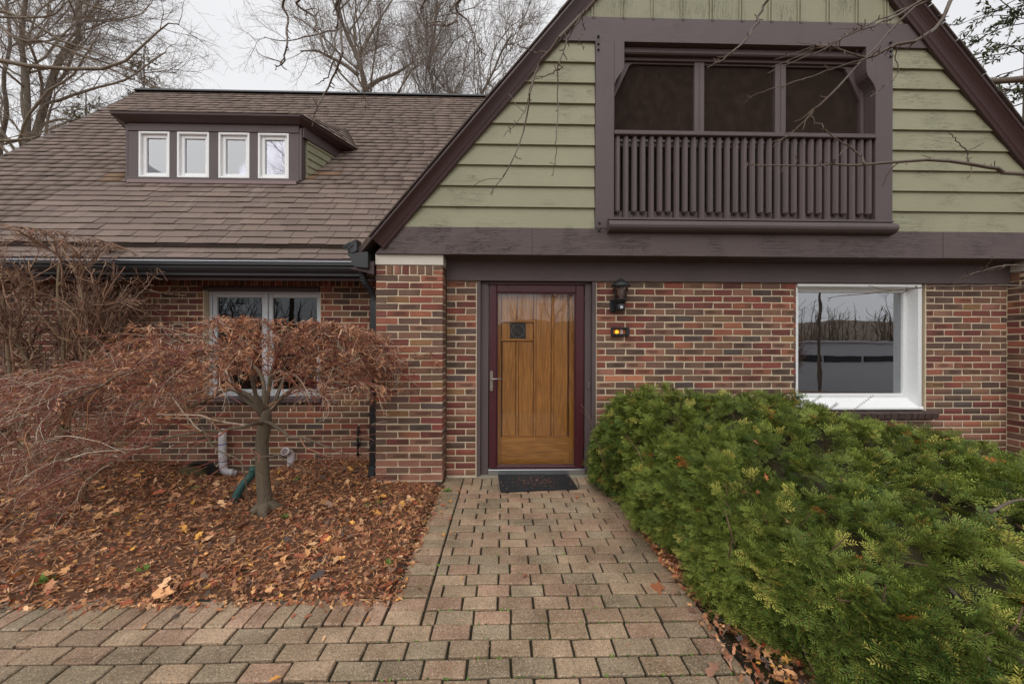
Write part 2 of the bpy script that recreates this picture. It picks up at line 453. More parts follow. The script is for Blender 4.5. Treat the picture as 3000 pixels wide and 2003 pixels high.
# ------------------------------------------------------------------ ground sheet
def ground_z(x, y):
    """planting bed a little domed, dug away at the basement wall; level under the paving"""
    z = -.075+0*x
    bed = np.clip((-.652-x)/.05, 0, 1)*np.clip((y+1.872)/.05, 0, 1)*np.clip((12-np.abs(x))/3, 0, 1)
    z = z+bed*(.085+.05*np.exp(-((x+2.1)/.9)**2-((y+.8)/.7)**2)+.02*np.sin(x*3.1+1)*np.cos(y*2.7))
    z = z-bed*.25*np.exp(-((x+3.35)/.62)**4-((y-.62)/.42)**2)
    right = np.clip((x-1.12)/.3, 0, 1)*np.clip((12-np.abs(x))/3, 0, 1)
    z = z+right*.08
    return z-np.clip((-7-y)*.17, 0, 5.2)      # the street lies lower, behind the camera
def gaxis(lo, hi, st, far):
    c = list(np.arange(lo, hi+1e-6, st)); s = st; a = lo; b = hi
    while b < far: s *= 1.5; b += s; c.append(b)
    s = st
    while a > -far: s *= 1.5; a -= s; c.insert(0, a)
    return np.array(c)
gx, gy = gaxis(-6.5, 6.5, .09, 300), gaxis(-3.2, 1.0, .09, 300)
GX, GY = np.meshgrid(gx, gy, indexing='ij'); GZ = ground_z(GX, GY)
nx, ny = len(gx), len(gy); I = np.arange(nx*ny).reshape(nx, ny)
gf = np.stack([I[:-1, :-1], I[1:, :-1], I[1:, 1:], I[:-1, 1:]], -1).reshape(-1, 4)
ground = np_obj('ground', np.stack([GX, GY, GZ], -1).reshape(-1, 3), gf, 'soil', kind='structure', sm=True)

# ------------------------------------------------------------------ paving
path = MB().box(-.66, 1.16, -3.6, .02, -.2, -.016).box(-9, -.662, -3.6, -1.84, -.2, -.0165).obj('path', 'sandbed')
path['kind'] = 'structure'
PAV = [S(164, 142, 118, .98), S(168, 142, 120, .98), S(158, 140, 118, .98), S(168, 138, 117, .98), S(156, 140, 118, .98), S(172, 148, 124, .98)]
def unit_cbox(name, mat, c=(.03, .06, .06), jit=.0, seed=0):
    """unit box with chamfers given per axis, corners a little uneven"""
    V, F = cbox_data(-.5, .5, -.5, .5, -.5, .5, .2); V = np.array(V); r_ = random.Random(seed)
    out = []
    for p in V:
        q = []
        for a in range(3):
            s = 1 if p[a] > 0 else -1
            q.append(s*(.5 if abs(abs(p[a])-.5) < 1e-6 else .5-c[a]))
        out.append(q)
    V = np.array(out); key = {}
    for i, p in enumerate(V):
        k = tuple(np.sign(p)); key.setdefault(k, [r_.uniform(-1, 1)*jit for _ in range(3)])
        V[i] = p+np.array(key[k])*np.array([.35, .3, 1.0])
    me = bpy.data.meshes.new(name); me.from_pydata([tuple(p) for p in V], [], F); me.materials.append(MT[mat])
    return me
PVM = [unit_cbox('paver', 'paver', (.022, .045, .09), .035, i) for i in range(8)]
pavs = []
def paver(x0, x1, y0, y1, tone=None):
    g = .0054; pavs.append((x0+g, x1-g, y0+g, y1-g, tone))
PW = .204; PD = .102
y = -.235; row = 0
for k in range(15):          # first course by the door stands on end
    paver(-.44+k*.103, -.44+(k+1)*.103, -.235, -.035)
for k in range(2): paver(-.645, -.44, -.035-(k+1)*.1, -.035-k*.1)
yy = -.235
while yy > -3.4:
    off = -.44-(row % 2)*PW*.5+random.uniform(-.008, .008)
    if yy > -2.0:
        paver(-.645, -.443, yy-PD, yy)
        x = -.44; first = PW*(.36 if row % 2 else 1.0)
        edges = [x, x+first]
    else:
        x = -9.0+(row % 2)*PW*.5+.06; x = x+PW*int((-5.2-x)/PW); edges = [x]
    while edges[-1] < 1.10: edges.append(edges[-1]+PW)
    edges[-1] = 1.11
    if edges[-1]-edges[-2] < .05: edges.pop(-2)
    for a, b in zip(edges[:-1], edges[1:]): paver(a, b, yy-PD, yy)
    yy -= PD; row += 1
for k in range(44):          # soldier course along the bed
    paver(-.65-(k+1)*.104, -.65-k*.104, -2.071, -1.868)
def px_of(p):
    q = np.array(p)-CAM; a = q@FW
    return (1500+FPX*(q@RT)/a, CYP-FPX*(q@UP)/a, a)
ranked = []
for q in pavs:
    c = ((q[0]+q[1])/2, (q[2]+q[3])/2, 0); u = px_of(c)
    vis = u[2] > .3 and -60 < u[0] < 3060 and u[1] < 2060
    ranked.append((0 if vis else 1, u[2], q))
ranked.sort(key=lambda a: (a[0], a[1]))
jp = []
for n_, (hid, dd, (x0, x1, y0, y1, tone)) in enumerate(ranked):
    top = random.uniform(-.006, .003); c = random.choice(PAV); v = random.uniform(.82, 1.10)
    c = (c[0]*v, c[1]*v, c[2]*v, 1)
    if not hid and n_ < 300:
        o = link(bpy.data.objects.new('paver', random.choice(PVM)), path)
        o.location = ((x0+x1)/2, (y0+y1)/2, top-.03); o.scale = (x1-x0, y1-y0, .06)
        if random.random() < .5: o.rotation_euler = (0, 0, math.pi)
        o.rotation_euler = (random.uniform(-.006, .006), random.uniform(-.006, .006), o.rotation_euler[2]+random.uniform(-.008, .008))
        o.color = c
    else:
        V, F = cbox_data(x0, x1, y0, y1, -.06+top, top, .004); jp.append((np.array(V), [f if len(f) == 4 else f+[f[2]] for f in F], c[:3]))
if jp:
    V, F, C = merge([(v, np.array([f for f in F_ if len(set(f)) == 4]), c) for v, F_, c in jp])
    np_obj('paver_field', V, F, 'paver_joined', path, C, 'stuff')

# ------------------------------------------------------------------ house
house = empty('house', (0, 0, 0), 'brick cottage with olive clapboard gable and brown shingled side wing', 'house')
CH = .0748; BL = .2235
BRM = [unit_cbox('brick', 'brick', (.018, .03, .05), .05, 50+i) for i in range(10)]
PAL = [(S(122, 68, 57), 4), (S(106, 60, 54), 4), (S(104, 79, 67), 5), (S(88, 69, 60), 5), (S(84, 72, 68), 1.0), (S(128, 92, 76), 4),
       (S(128, 96, 66), 1.0), (S(140, 96, 82), 1.6), (S(112, 82, 66), 5), (S(136, 84, 66), 4)]
def brick_col(k=1.1):
    c = random.choices([p for p, w in PAL], [w for p, w in PAL])[0]; v = random.uniform(.85, 1.15)*k
    return (c[0]*v, c[1]*v*random.uniform(.95, 1.05), c[2]*v, 1)
class Wall:
    def __init__(s, name, label=None, tint=1.25):
        s.list = []; s.name = name; s.tint = tint
    def add(s, x0, x1, y0, y1, z0, z1, pri=0, col=None): s.list.append((x0, x1, y0, y1, z0, z1, pri, col))
    def build(s, wall):
        s.list.sort(key=lambda q: q[6]); jn = []
        for n_, (x0, x1, y0, y1, z0, z1, pri, col) in enumerate(s.list):
            c = col or brick_col(s.tint)
            if n_ < 300 and pri < 90:
                o = link(bpy.data.objects.new('brick', random.choice(BRM)), wall)
                j = random.uniform(-.001, .001)
                o.location = ((x0+x1)/2, (y0+y1)/2+j, (z0+z1)/2+random.uniform(-.001, .001))
                sx, sy, sz = x1-x0, y1-y0, z1-z0
                if sz > sx and sz > .13:      # soldier: stand the brick up
                    o.rotation_euler = (0, math.pi/2, 0); o.scale = (sz, sy, sx)
                elif sy > sx*1.5:
                    o.rotation_euler = (0, 0, math.pi/2); o.scale = (sy, sx, sz)
                else:
                    o.scale = (sx, sy, sz*random.uniform(.97, 1.03))
                    o.rotation_euler = (0, random.uniform(-.004, .004), math.pi if random.random() < .5 else 0)
                o.color = c
            else:
                V, F = cbox_data(x0, x1, y0, y1, z0, z1, .003)
                jn.append((np.array(V), np.array([f for f in F if len(f) == 4]), c[:3]))
        if jn:
            V, F, C = merge(jn); np_obj('brick_field', V, F, 'brick_joined', wall, C, 'stuff')
def rows(w, x0, x1, y0, ztop, zbot, holes, pri, phase=0.0):
    """running bond on a wall face whose bricks stand 6 mm proud of the mortar at y0"""
    z = ztop; i = 0
    while z-CH > zbot-1e-6:
        z0, z1 = z-CH+.0065, z-.0065
        spans = [(x0, x1)]
        for (a, b, c, d) in holes:
            if (z0+z1)/2 > c and (z0+z1)/2 < d:
                ns = []
                for s0, s1 in spans:
                    if b <= s0 or a >= s1: ns.append((s0, s1)); continue
                    if a > s0: ns.append((s0, a))
                    if b < s1: ns.append((b, s1))
                spans = ns
        for s0, s1 in spans:
            ph = phase+(i % 2)*BL*.5+random.uniform(-.006, .006)
            k = math.floor((s0-ph)/BL); e = [s0]
            while True:
                k += 1; q = ph+k*BL+random.uniform(-.004, .004)
                if q > s1-.035: break
                if q > s0+.035: e.append(q)
            e.append(s1)
            for a, b in zip(e[:-1], e[1:]):
                w.add(a+.0065, b-.0065, y0-.0045, y0+.06, z0, z1, pri((a+b)/2, (z0+z1)/2))
        z -= CH; i += 1

# recessed front wall ------------------------------------------------
fw = MB()
for a in ((-.64, -.3, -.25, 2.45), (1.03, 3.30, -.25, 2.45), (3.30, 4.83, -.25, .70), (4.83, 5.83, -.25, 2.45)):
    fw.box(a[0], a[1], 0, .22, a[2], a[3], .001)
fwall = fw.obj('front_wall', 'mortar', house)
w = Wall('front_wall')
OR = S(186, 122, 92, 1.0)
rows(w, -.645, 5.80, 0, 2.178, -.05, [(-.31, 1.035, -1, 3), (3.325, 4.84, .665, 3)],
     lambda x, z: (1 if z > .9 or x < 1.1 or x > 4.8 else 95 if z < .3 else 50-z*10), .02)
for i, q in enumerate(w.list):     # three newer orange bricks from a repair
    cx, cz = (q[0]+q[1])/2, (q[4]+q[5])/2
    if 1.10 < cx < 1.62 and 1.03 < cz < 1.13:
        w.list[i] = q[:7]+(OR if 1.14 < cx < 1.58 and (cz > 1.08 or cx < 1.45) else None,)
w.build(fwall)
# brick returns of the window opening (right side, seen end-on)
w = Wall('window_sill')
sill = MB().box(3.26, 4.86, -.03, .1, .655, .70, .002).obj('window_sill', 'mortar', house)
for k in range(21):
    x0 = 3.25+k*.0785
    w.add(x0+.004, x0+.0745, -.085, .12, .655, .728, 0, S(74, 58, 54, 1.1))
w.build(sill)
for o in list(sill.children):
    o.rotation_euler = (R(9), 0, R(90)); o.scale = (.2, .0705, .07); o.rotation_euler = (0, R(-9), R(90))

# brick piers --------------------------------------------------------
def pier(x0, x1, label=None):
    m = MB().box(x0+.005, x1-.005, -.205, .30, -.3, 2.30, .001)
    pr = m.obj('brick_pier', 'mortar', house)
    w = Wall('pier'); z = 2.2; i = 0
    soldz0 = 2.203
    n = 6; a = .105; sw = ((x1-x0)-2*a)/n
    for q in ((x0, x0+a), (x1-a, x1)):
        for zz in (soldz0, soldz0+.05): w.add(q[0]+.004, q[1]-.004, -.21, -.02, zz+.004, zz+.046)
    for k in range(n): w.add(x0+a+k*sw+.006, x0+a+(k+1)*sw-.006, -.21, -.12, soldz0+.002, soldz0+.098)
    for yy in (-.10,):
        for q in ((x0, x0+.07), (x1-.07, x1)): w.add(q[0], q[1], yy+.0, yy+.09, soldz0+.002, soldz0+.098)
    z = soldz0
    while z > -.22:
        z0, z1 = z-CH+.0065, z-.0065
        col = None
        tint = (S(150, 104, 90), S(146, 112, 96), S(136, 92, 78), S(158, 112, 94))
        def cc(): return (random.choice(tint) if z < .42 and random.random() < .7 else None)
        if i % 2 == 0:
            L = (x1-x0)/3
            for k in range(3): w.add(x0+k*L+(.0055 if k else 0), x0+(k+1)*L-(.0055 if k < 2 else 0), -.21, -.11, z0, z1, 0, cc())
            for q in ((x0, x0+.1), (x1-.1, x1)): w.add(q[0], q[1], -.099, -.003, z0, z1, 1, cc())
        else:
            for q in ((x0, x0+.112), (x1-.112, x1)): w.add(q[0], q[1], -.21, -.003, z0, z1, 0, cc())
            L = (x1-x0-.224)/2
            for k in range(2): w.add(x0+.112+k*L+.0055, x0+.112+(k+1)*L-.0055, -.21, -.11, z0, z1, 0, cc())
        z -= CH; i += 1
    w.build(pr)
    MB().box(x0-.004, x1+.004, -.216, .1, 2.306, 2.416, .004).obj('stone_cap', 'stone_cap', house)
pier(-1.35, -.648); pier(5.80, 6.50)
box('side_wall', 'mortar', house, -1.32, -1.0, .31, 5.5, -.3, 2.6, .001)

# wing wall ----------------------------------------------------------
WY = .56
lw = MB()
for a in ((-8.0, -3.76, -.5, 2.33), (-2.32, -1.33, -.5, 2.33), (-3.76, -2.32, -.5, .74), (-3.76, -2.32, 2.19, 2.33)):
    lw.box(a[0], a[1], WY, WY+.2, a[2], a[3], .001)
lwall = lw.obj('wing_wall', 'mortar', house)
w = Wall('wing_wall', tint=1.25)
rows(w, -7.74, -1.36, WY, 2.185, -.40, [(-3.765, -2.315, .735, 2.30)],
     lambda x, z: (0 if z > 1.2 and x > -4.4 else 2 if z < .5 and -4.6 < x < -1.4 else 3 if x > -2.4 else 95 if x < -6.5 else 5+abs(z-1)) , .07)
k = 0; x = -7.74
while x < -1.4:
    w.add(x+.005, x+.0695, WY-.007, WY+.06, 2.19, 2.32, 1 if x > -4.6 else 60); x += .0748
w.build(lwall)
for o in lwall.children: pass
# ------------------------------------------------------------------ doors
box('lintel', 'brown_rail', house, -.646, 5.798, -.03, .2, 2.178, 2.44, .004)
box('soffit', 'brown_rail', house, -.646, 5.798, -.23, .18, 2.445, 2.46, .002)
box('soffit_moulding', 'brown_rail', house, -.646, 5.798, -.075, -.032, 2.40, 2.444, .01)
dc = empty('door_casing', (0, 0, 0), None, None); dc.parent = house
del_keys = [k for k in dc.keys()]
for x0, x1, y0, y1 in ((-.303, -.262, -.018, .24), (-.2615, -.178, .03, .24), (.915, .985, .03, .24), (.9855, 1.028, -.018, .24)):
    box('jamb', 'brown_post', dc, x0, x1, y0, y1, .0, 2.176)
box('head_jamb', 'burgundy', dc, -.1775, .9145, .02, .2, 2.148, 2.176)
box('door_sill', 'concrete', house, -.30, 1.03, -.045, .2, -.12, .006, .004)
box('threshold', 'bright_metal', house, -.177, .914, .012, .1, .0065, .068, .004)
# storm door
sd = empty('storm_door', (0, .05, 0), None, None); sd.parent = house
def lb(name, mat, par, x0, x1, y0, y1, z0, z1, c=.004):   # box in the parent's own coordinates
    l = par.location
    o = MB().box(x0-l[0], x1-l[0], y0-l[1], y1-l[1], z0-l[2], z1-l[2], c).obj(name, mat, par); return o
sx0, sx1, gx0, gx1, gz0, gz1 = -.170, .905, -.085, .812, .098, 2.06
for n_, q in (('stile', (sx0, gx0, .072, 2.143)), ('stile', (gx1, sx1, .072, 2.143)), ('top_rail', (gx0, gx1, gz1, 2.143)), ('bottom_rail', (gx0, gx1, .072, gz0))):
    lb(n_, 'burgundy', sd, q[0]+.0003, q[1]-.0003, .035, .075, q[2], q[3], .006)
for q in ((gx0, gx0+.014, gz0, gz1), (gx1-.014, gx1, gz0, gz1), (gx0+.0145, gx1-.0145, gz1-.014, gz1), (gx0+.0145, gx1-.0145, gz0, gz0+.014)):
    lb('glazing_bead', 'burgundy', sd, q[0], q[1], .042, .066, q[2], q[3], .004)
lb('glass', 'door_glass', sd, gx0+.004, gx1-.004, .052, .058, gz0+.004, gz1-.004, .0005)
hp = MB(); n = 10
pl = [(-.141+.017*math.cos(a), 1.16+.017*math.sin(a)) for a in np.linspace(0, math.pi, n)]+[(-.141+.017*math.cos(a), .965+.017*math.sin(a)) for a in np.linspace(math.pi, 2*math.pi, n)]
hd = MB().prism(pl, -.026, -.0155).obj('handle_plate', 'brass_steel', sd); hd.location = (0, 0, 0)
MB().tube([(-.141, -.02, 1.085), (-.141, -.055, 1.085), (-.125, -.062, 1.085), (-.03, -.06, 1.09)], [.009, .009, .008, .007], 8).obj('lever_handle', 'brass_steel', sd, True)
MB().tube([(-.141, -.02, .99), (-.141, -.032, .99)], .009, 10).obj('lock_cylinder', 'bright_metal', sd, True)
for z in (.35, 1.5, 1.95): lb('hinge', 'burgundy', sd, .9055, .9145, .03, .05, z, z+.075, .002)
lb('closer_latch', 'bright_metal', sd, .944, .956, -.012, -.003, .98, 1.05, .002)
plain('groove_shade_oak', S(96, 58, 28), .6, .2, 9, .2)  # core oak coloured darker, painting shade into the gaps between panels
# oak front door behind the glass
fd = empty('front_door', (0, .14, 0), None, None); fd.parent = house
dx0, dx1 = -.125, .855; DY = .135
lb('door_core', 'groove_shade_oak', fd, dx0, dx1, DY+.02, DY+.05, .06, 2.12)
lb('stile', 'oak_v', fd, dx0, -.037, DY, DY+.0195, .06, 2.12)
lb('stile', 'oak_v', fd, .757, dx1, DY, DY+.0195, .06, 2.12)
lb('bottom_rail', 'oak_h', fd, -.0365, .7565, DY+.003, DY+.0195, .06, .395)
ax = [-.036, .152, .356, .562, .756]
for i in range(4):
    top = 1.505 if i < 2 else 2.12
    lb('door_panel', 'oak_v', fd, ax[i]+.019, ax[i+1]-.019, DY+.0165, DY+.0195, .409, top, .001)
    lb('panel_moulding', 'oak_h', fd, ax[i]+.013, ax[i+1]-.013, DY+.004, DY+.0195, .3955, .4085, .004)
for i in (1, 2, 3):
    lb('mullion', 'oak_v', fd, ax[i]-.0125, ax[i]+.0125, DY-.002, DY+.0195, .3955, 1.505 if i == 1 else 2.12, .003)
for z0, z1 in ((1.512, 1.537), (1.728, 1.756)): lb('ledge', 'oak_h', fd, -.036, .343, DY-.018, DY+.0195, z0, z1, .004)
lb('door_panel', 'oak_v', fd, -.028, .066, DY+.010, DY+.0195, 1.5375, 1.7215)
lb('door_panel', 'oak_v', fd, .252, .336, DY+.010, DY+.0195, 1.5375, 1.7215)
lb('door_panel', 'oak_v', fd, -.028, .147, DY+.010, DY+.0195, 1.7565, 2.12)
lb('door_panel', 'oak_v', fd, .155, .336, DY+.010, DY+.0195, 1.7565, 2.12)
pw = lb('small_window', 'room_panel', fd, .074, .244, DY+.012, DY+.0195, 1.538, 1.721, .001)
cx, cz, cr = .159, 1.629, .076
ld = MB()
ld.tube([(cx+cr*math.cos(a), DY+.009, cz+cr*math.sin(a)) for a in np.linspace(0, 2*math.pi, 25)], .004, 5)
for s in (-1, 1): ld.tube([(cx-s*.062, DY+.009, cz-.066), (cx+s*.062, DY+.009, cz+.066)], .004, 5)
for q in ((.075, .243, 1.539), (.075, .243, 1.72)): ld.tube([(q[0], DY+.009, q[2]), (q[1], DY+.009, q[2])], .003, 5)
for xx in (.076, .242): ld.tube([(xx, DY+.009, 1.54), (xx, DY+.009, 1.72)], .003, 5)
lo_ = ld.obj('lead_came', 'lead', pw); lo_.location = (0, -.14, 0)
# wire bit at the sill
# ------------------------------------------------------------------ picture window
pwn = empty('picture_window', (4.06, 0, .74), None, None); pwn.parent = house
wx0, wx1, wz0, wz1 = 3.331, 4.785, .742, 2.174
def prism_xy(poly, a, b, axis):   # helper: extrude along z or x
    m = MB()
    if axis == 'z': V = [(x, y, a) for x, y in poly]+[(x, y, b) for x, y in poly]
    else: V = [(a, x, y) for x, y in poly]+[(b, x, y) for x, y in poly]
    n = len(poly)
    return m.add(V, [list(range(n)), list(range(2*n-1, n-1, -1))]+[[i, i+n, (i+1) % n+n, (i+1) % n] for i in range(n)])
def rel(o, par): o.location = (-par.location[0], -par.location[1], -par.location[2]); return o
rel(prism_xy([(wx1, -.006), (wx1-.045, -.008), (wx1-.062, .10), (wx1, .12)], wz0+.02, wz1, 'z').obj('reveal_lining', 'white_vinyl', pwn), pwn)
rel(prism_xy([(wx0, .012), (wx0+.02, .012), (wx0+.04, .10), (wx0, .12)], wz0+.02, wz1, 'z').obj('reveal_lining', 'white_vinyl', pwn), pwn)
rel(prism_xy([(-.007, wz1-.001), (-.009, wz1-.032), (.10, wz1-.045), (.12, wz1-.002)], wx0+.003, wx1-.046, 'x').obj('head_lining', 'white_vinyl', pwn), pwn)
rel(prism_xy([(-.02, wz0), (-.02, wz0+.018), (.10, wz0+.125), (.12, wz0+.0)], wx0+.004, wx1+.012, 'x').obj('sloping_sill', 'white_vinyl', pwn), pwn)
fx0, fx1, fz0, fz1 = wx0+.055, wx1-.055, wz0+.118, wz1-.04
def sash(par, x0, x1, z0, z1, y0, y1, wd, mat, gm, glassname='pane', deep=.5):
    for q in ((x0, x0+wd, z0, z1), (x1-wd, x1, z0, z1), (x0+wd+.0003, x1-wd-.0003, z1-wd, z1), (x0+wd+.0003, x1-wd-.0003, z0, z0+wd)):
        lb('sash_frame', mat, par, q[0], q[1], y0, y1, q[2], q[3], .005)
    ym = y0+(y1-y0)*deep
    lb(glassname, gm, par, x0+wd*.8, x1-wd*.8, ym, ym+.006, z0+wd*.8, z1-wd*.8, .0005)
sash(pwn, fx0, fx1, fz0, fz1, .092, .15, .045, 'white_vinyl', 'window_glass')
# room behind it
rm = empty('front_room', (4, 1.5, 0), None, None); rm.parent = house
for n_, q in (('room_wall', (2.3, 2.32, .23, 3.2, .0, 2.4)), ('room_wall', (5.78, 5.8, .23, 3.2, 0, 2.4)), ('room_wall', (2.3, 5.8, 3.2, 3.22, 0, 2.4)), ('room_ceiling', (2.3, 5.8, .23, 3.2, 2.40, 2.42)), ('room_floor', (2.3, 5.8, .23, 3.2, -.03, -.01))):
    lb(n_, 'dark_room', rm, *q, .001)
for x in (3.9, 4.12, 4.5, 5.0): lb('curtain_strip', 'curtain', rm, x, x+.055, .5, .52, .8, 1.95, .004)
lb('curtain', 'curtain', rm, 4.5, 4.85, .75, .77, .85, 1.95, .004)
# ------------------------------------------------------------------ wing window
wwn = empty('wing_window', (-3.03, WY, .75), None, None); wwn.parent = house
lb('window_lintel', 'rake_metal', wwn, -3.765, -2.32, WY-.02, WY+.15, 2.135, 2.19, .004)
lb('window_frame', 'grey_vinyl', wwn, -3.755, -3.72, WY+.07, WY+.15, .80, 2.134)
lb('window_frame', 'grey_vinyl', wwn, -2.356, -2.322, WY+.07, WY+.15, .80, 2.134)
lb('window_frame', 'grey_vinyl', wwn, -3.7195, -2.3565, WY+.07, WY+.15, 2.112, 2.134)
lb('window_frame', 'grey_vinyl', wwn, -3.7195, -2.3565, WY+.06, WY+.15, .80, .83)
lb('centre_mullion', 'grey_vinyl', wwn, -3.05, -3.018, WY+.065, WY+.15, .831, 2.111)
sash(wwn, -3.719, -3.051, .832, 2.11, WY+.085, WY+.135, .052, 'grey_vinyl', 'dark_glass')
sash(wwn, -3.017, -2.357, .832, 2.11, WY+.085, WY+.135, .052, 'grey_vinyl', 'dark_glass')
lb('window_sill', 'brown_rail', wwn, -3.80, -2.29, WY-.05, WY+.08, .735, .795, .006)
rm2 = empty('wing_room', (-3, 2, 0), None, None); rm2.parent = house
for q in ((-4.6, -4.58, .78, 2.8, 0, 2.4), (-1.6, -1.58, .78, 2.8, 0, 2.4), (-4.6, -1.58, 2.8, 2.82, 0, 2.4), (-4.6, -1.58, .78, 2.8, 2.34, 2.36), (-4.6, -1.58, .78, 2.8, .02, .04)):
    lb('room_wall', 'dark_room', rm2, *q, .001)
# ------------------------------------------------------------------ gable
GZ0, GZ1, GPX, GPZ, GSL = 2.70, 4.675, 2.575, 7.07, 1.2
def gxl(z): return GPX-(GPZ-z)/GSL
def gxr(z): return GPX+(GPZ-z)/GSL
GY = -.215
def board(x0a, x1a, x0b, x1b, z0, z1):
    """lapped board: bottom edge proud; a = at z0, b = at z1"""
    V = [(x0a, GY-.028, z0), (x1a, GY-.028, z0), (x1b, GY-.004, z1), (x0b, GY-.004, z1),
         (x0a, GY+.02, z0), (x1a, GY+.02, z0), (x1b, GY+.02, z1), (x0b, GY+.02, z1)]
    return MB().add(V, [[0, 1, 2, 3], [7, 6, 5, 4], [0, 4, 5, 1], [1, 5, 6, 2], [2, 6, 7, 3], [3, 7, 4, 0]])
gs = empty('gable_siding', (0, -.215, 2.7), None, None); gs.parent = house
bh = (GZ1-GZ0)/9
for i in range(9):
    z0 = GZ0+i*bh; z1 = z0+bh+.012; a = random.uniform(-.002, .002)
    rel(board(gxl(z0)-.03, .952, gxl(z1)-.03, .952, z0+a, z1).obj('siding_board', 'olive_board', gs), gs)
    rel(board(4.171, gxr(z0)+.03, 4.171, gxr(z1)+.03, z0+a, z1).obj('siding_board', 'olive_board', gs), gs)
rel(MB().prism([(gxl(GZ0)-.1, GZ0-.25), (.95, GZ0-.25), (.95, GZ1+.02), (gxl(GZ1)-.1, GZ1+.02)], GY+.021, GY+.06).obj('sheathing', 'dark_room', gs), gs)
rel(MB().prism([(4.17, GZ0-.25), (gxr(GZ0)+.1, GZ0-.25), (gxr(GZ1)+.1, GZ1+.02), (4.17, GZ1+.02)], GY+.021, GY+.06).obj('sheathing', 'dark_room', gs), gs)
# heavy timbers
def timber(name, x0a, x1a, x0b, x1b, z0, z1, y0, y1, mat='brown_beam'):
    return MB().prism([(x0a, z0), (x1a, z0), (x1b, z1), (x0b, z1)], y0, y1).obj(name, mat, house)
timber('main_beam', -1.345, .29, gxl(2.70)-.02, .29, 2.417, 2.699, -.245, .1)
timber('main_beam', .293, 4.73, .293, 4.73, 2.416, 2.698, -.244, .1)
timber('main_beam', 4.733, 6.5, 4.733, gxr(2.70)+.02, 2.417, 2.699, -.246, .1)
timber('collar_beam', gxl(4.676)-.02, gxr(4.676)+.02, gxl(4.93)-.02, gxr(4.93)+.02, 4.676, 4.93, -.245, .0, 'brown_rail')
box('gable_post', 'brown_post', house, .956, 1.155, -.25, -.05, 2.70, 4.674, .004)
box('gable_post', 'brown_post', house, 3.98, 4.168, -.25, -.05, 2.70, 4.674, .004)
for s, xi in ((1, 1.1555), (-1, 3.9795)):
    pl = [(xi, 4.674), (xi+s*.105, 4.674), (xi+s*.105, 4.45), (xi+s*.10, 4.40), (xi+s*.085, 4.36), (xi+s*.05, 4.315), (xi+s*.02, 4.27), (xi+s*.004, 4.23), (xi, 4.2)]
    if s < 0: pl = pl[::-1]
    MB().prism(pl, -.249, -.08).obj('curved_bracket', 'brown_post', house)
bolts = [(1.035-.05, 4.72), (.985, 4.64), (.985, 4.58), (4.14, 4.72), (4.14, 4.63), (4.14, 4.57), (1.0, 2.755), (1.0, 2.68), (4.13, 2.66)]
for x, z in bolts:
    MB().box(x-.011, x+.011, -.268, -.244, z-.011, z+.011, .004).obj('bolt_head', 'black_metal', house)
# board and batten at the top of the gable
for i, x in enumerate(np.arange(.62, 4.8, .318)):
    z0 = 4.932; zt = lambda q: GPZ-abs(q-GPX)*GSL+.06
    a, b = x, x+.3175
    if zt(a) < z0+.02 and zt(b) < z0+.02: continue
    pts = [(a, z0), (b, z0), (b, max(z0+.004, zt(b)))]+([(GPX, zt(GPX))] if a < GPX < b else [])+[(a, max(z0+.003, zt(a)))]
    MB().prism(pts, GY-.004, GY+.03).obj('gable_plank', 'olive_upright', house)
    if zt(a) > z0+.1:
        for q in (a-.024, a+.008):
            MB().prism([(q, z0-.004), (q+.016, z0-.004), (q+.016, zt(q+.016)), (q, zt(q))], GY-.016, GY-.0045).obj('batten', 'olive_upright', house)
        MB().prism([(a-.02, z0-.002), (a-.009, z0-.022), (a+.009, z0-.022), (a+.02, z0-.002)], GY-.034, GY-.028).obj('batten_foot', 'brown_post', house)
# rakes
RP = [(-.012, .0), (-.012, -.028), (.004, -.036), (.016, -.030), (.022, -.034), (.030, -.040), (.044, -.046), (.062, -.056), (.080, -.070), (.096, -.088), (.104, -.096), (.104, -.104), (.112, -.108), (.124, -.108), (.134, -.102), (.138, -.094), (.138, .05), (.0, .05)]
c50 = math.atan(GSL); 
def rake(side):
    ud = np.array([-math.sin(c50)*side, 0, math.cos(c50)]); vd = np.array([0, 1.0, 0])
    zb = 2.47; xb = gxl(zb) if side > 0 else gxr(zb)
    a = np.array([xb, GY-.022, zb]); b = np.array([GPX, GY-.022, GPZ])
    MB().sweep(RP, a, b, ud, vd).obj('rake_board', 'rake_metal', house)
    # layers of shingle edge along the rake
    L = np.linalg.norm(b-a); d = (b-a)/L
    n = 26
    for k in range(n):
        p = a+d*(L*k/n); q = a+d*(L*(k+1)/n-.004); e = random.uniform(0, .010)
        MB().sweep([(.1385, -.118-e), (.150+e*.3, -.118-e), (.162, .05), (.1385, .05)], p, q, ud, vd).obj('rake_shingle', 'dark_shingle', house)
plain('dark_shingle', S(84, 72, 66), .9, .25, 20, .4)
rake(1); rake(-1)
# the big roof behind the rakes
for side in (1, -1):
    ud = np.array([-math.sin(c50)*side, 0, math.cos(c50)]); xb = GPX-side*(GPZ-2.30)/GSL
    a = np.array([xb, GY-.06, 2.30])+ud*.139; b = np.array([GPX, GY-.06, GPZ])+ud*.139
    d = b-a; n_ = ud*.05
    V = [a, b, b+n_, a+n_]; V = V+[v+np.array([0, 9.0, 0]) for v in V]
    MB().add(V, [[0, 1, 2, 3], [7, 6, 5, 4], [0, 4, 5, 1], [1, 5, 6, 2], [2, 6, 7, 3], [3, 7, 4, 0]]).obj('main_roof', 'dark_shingle', house)
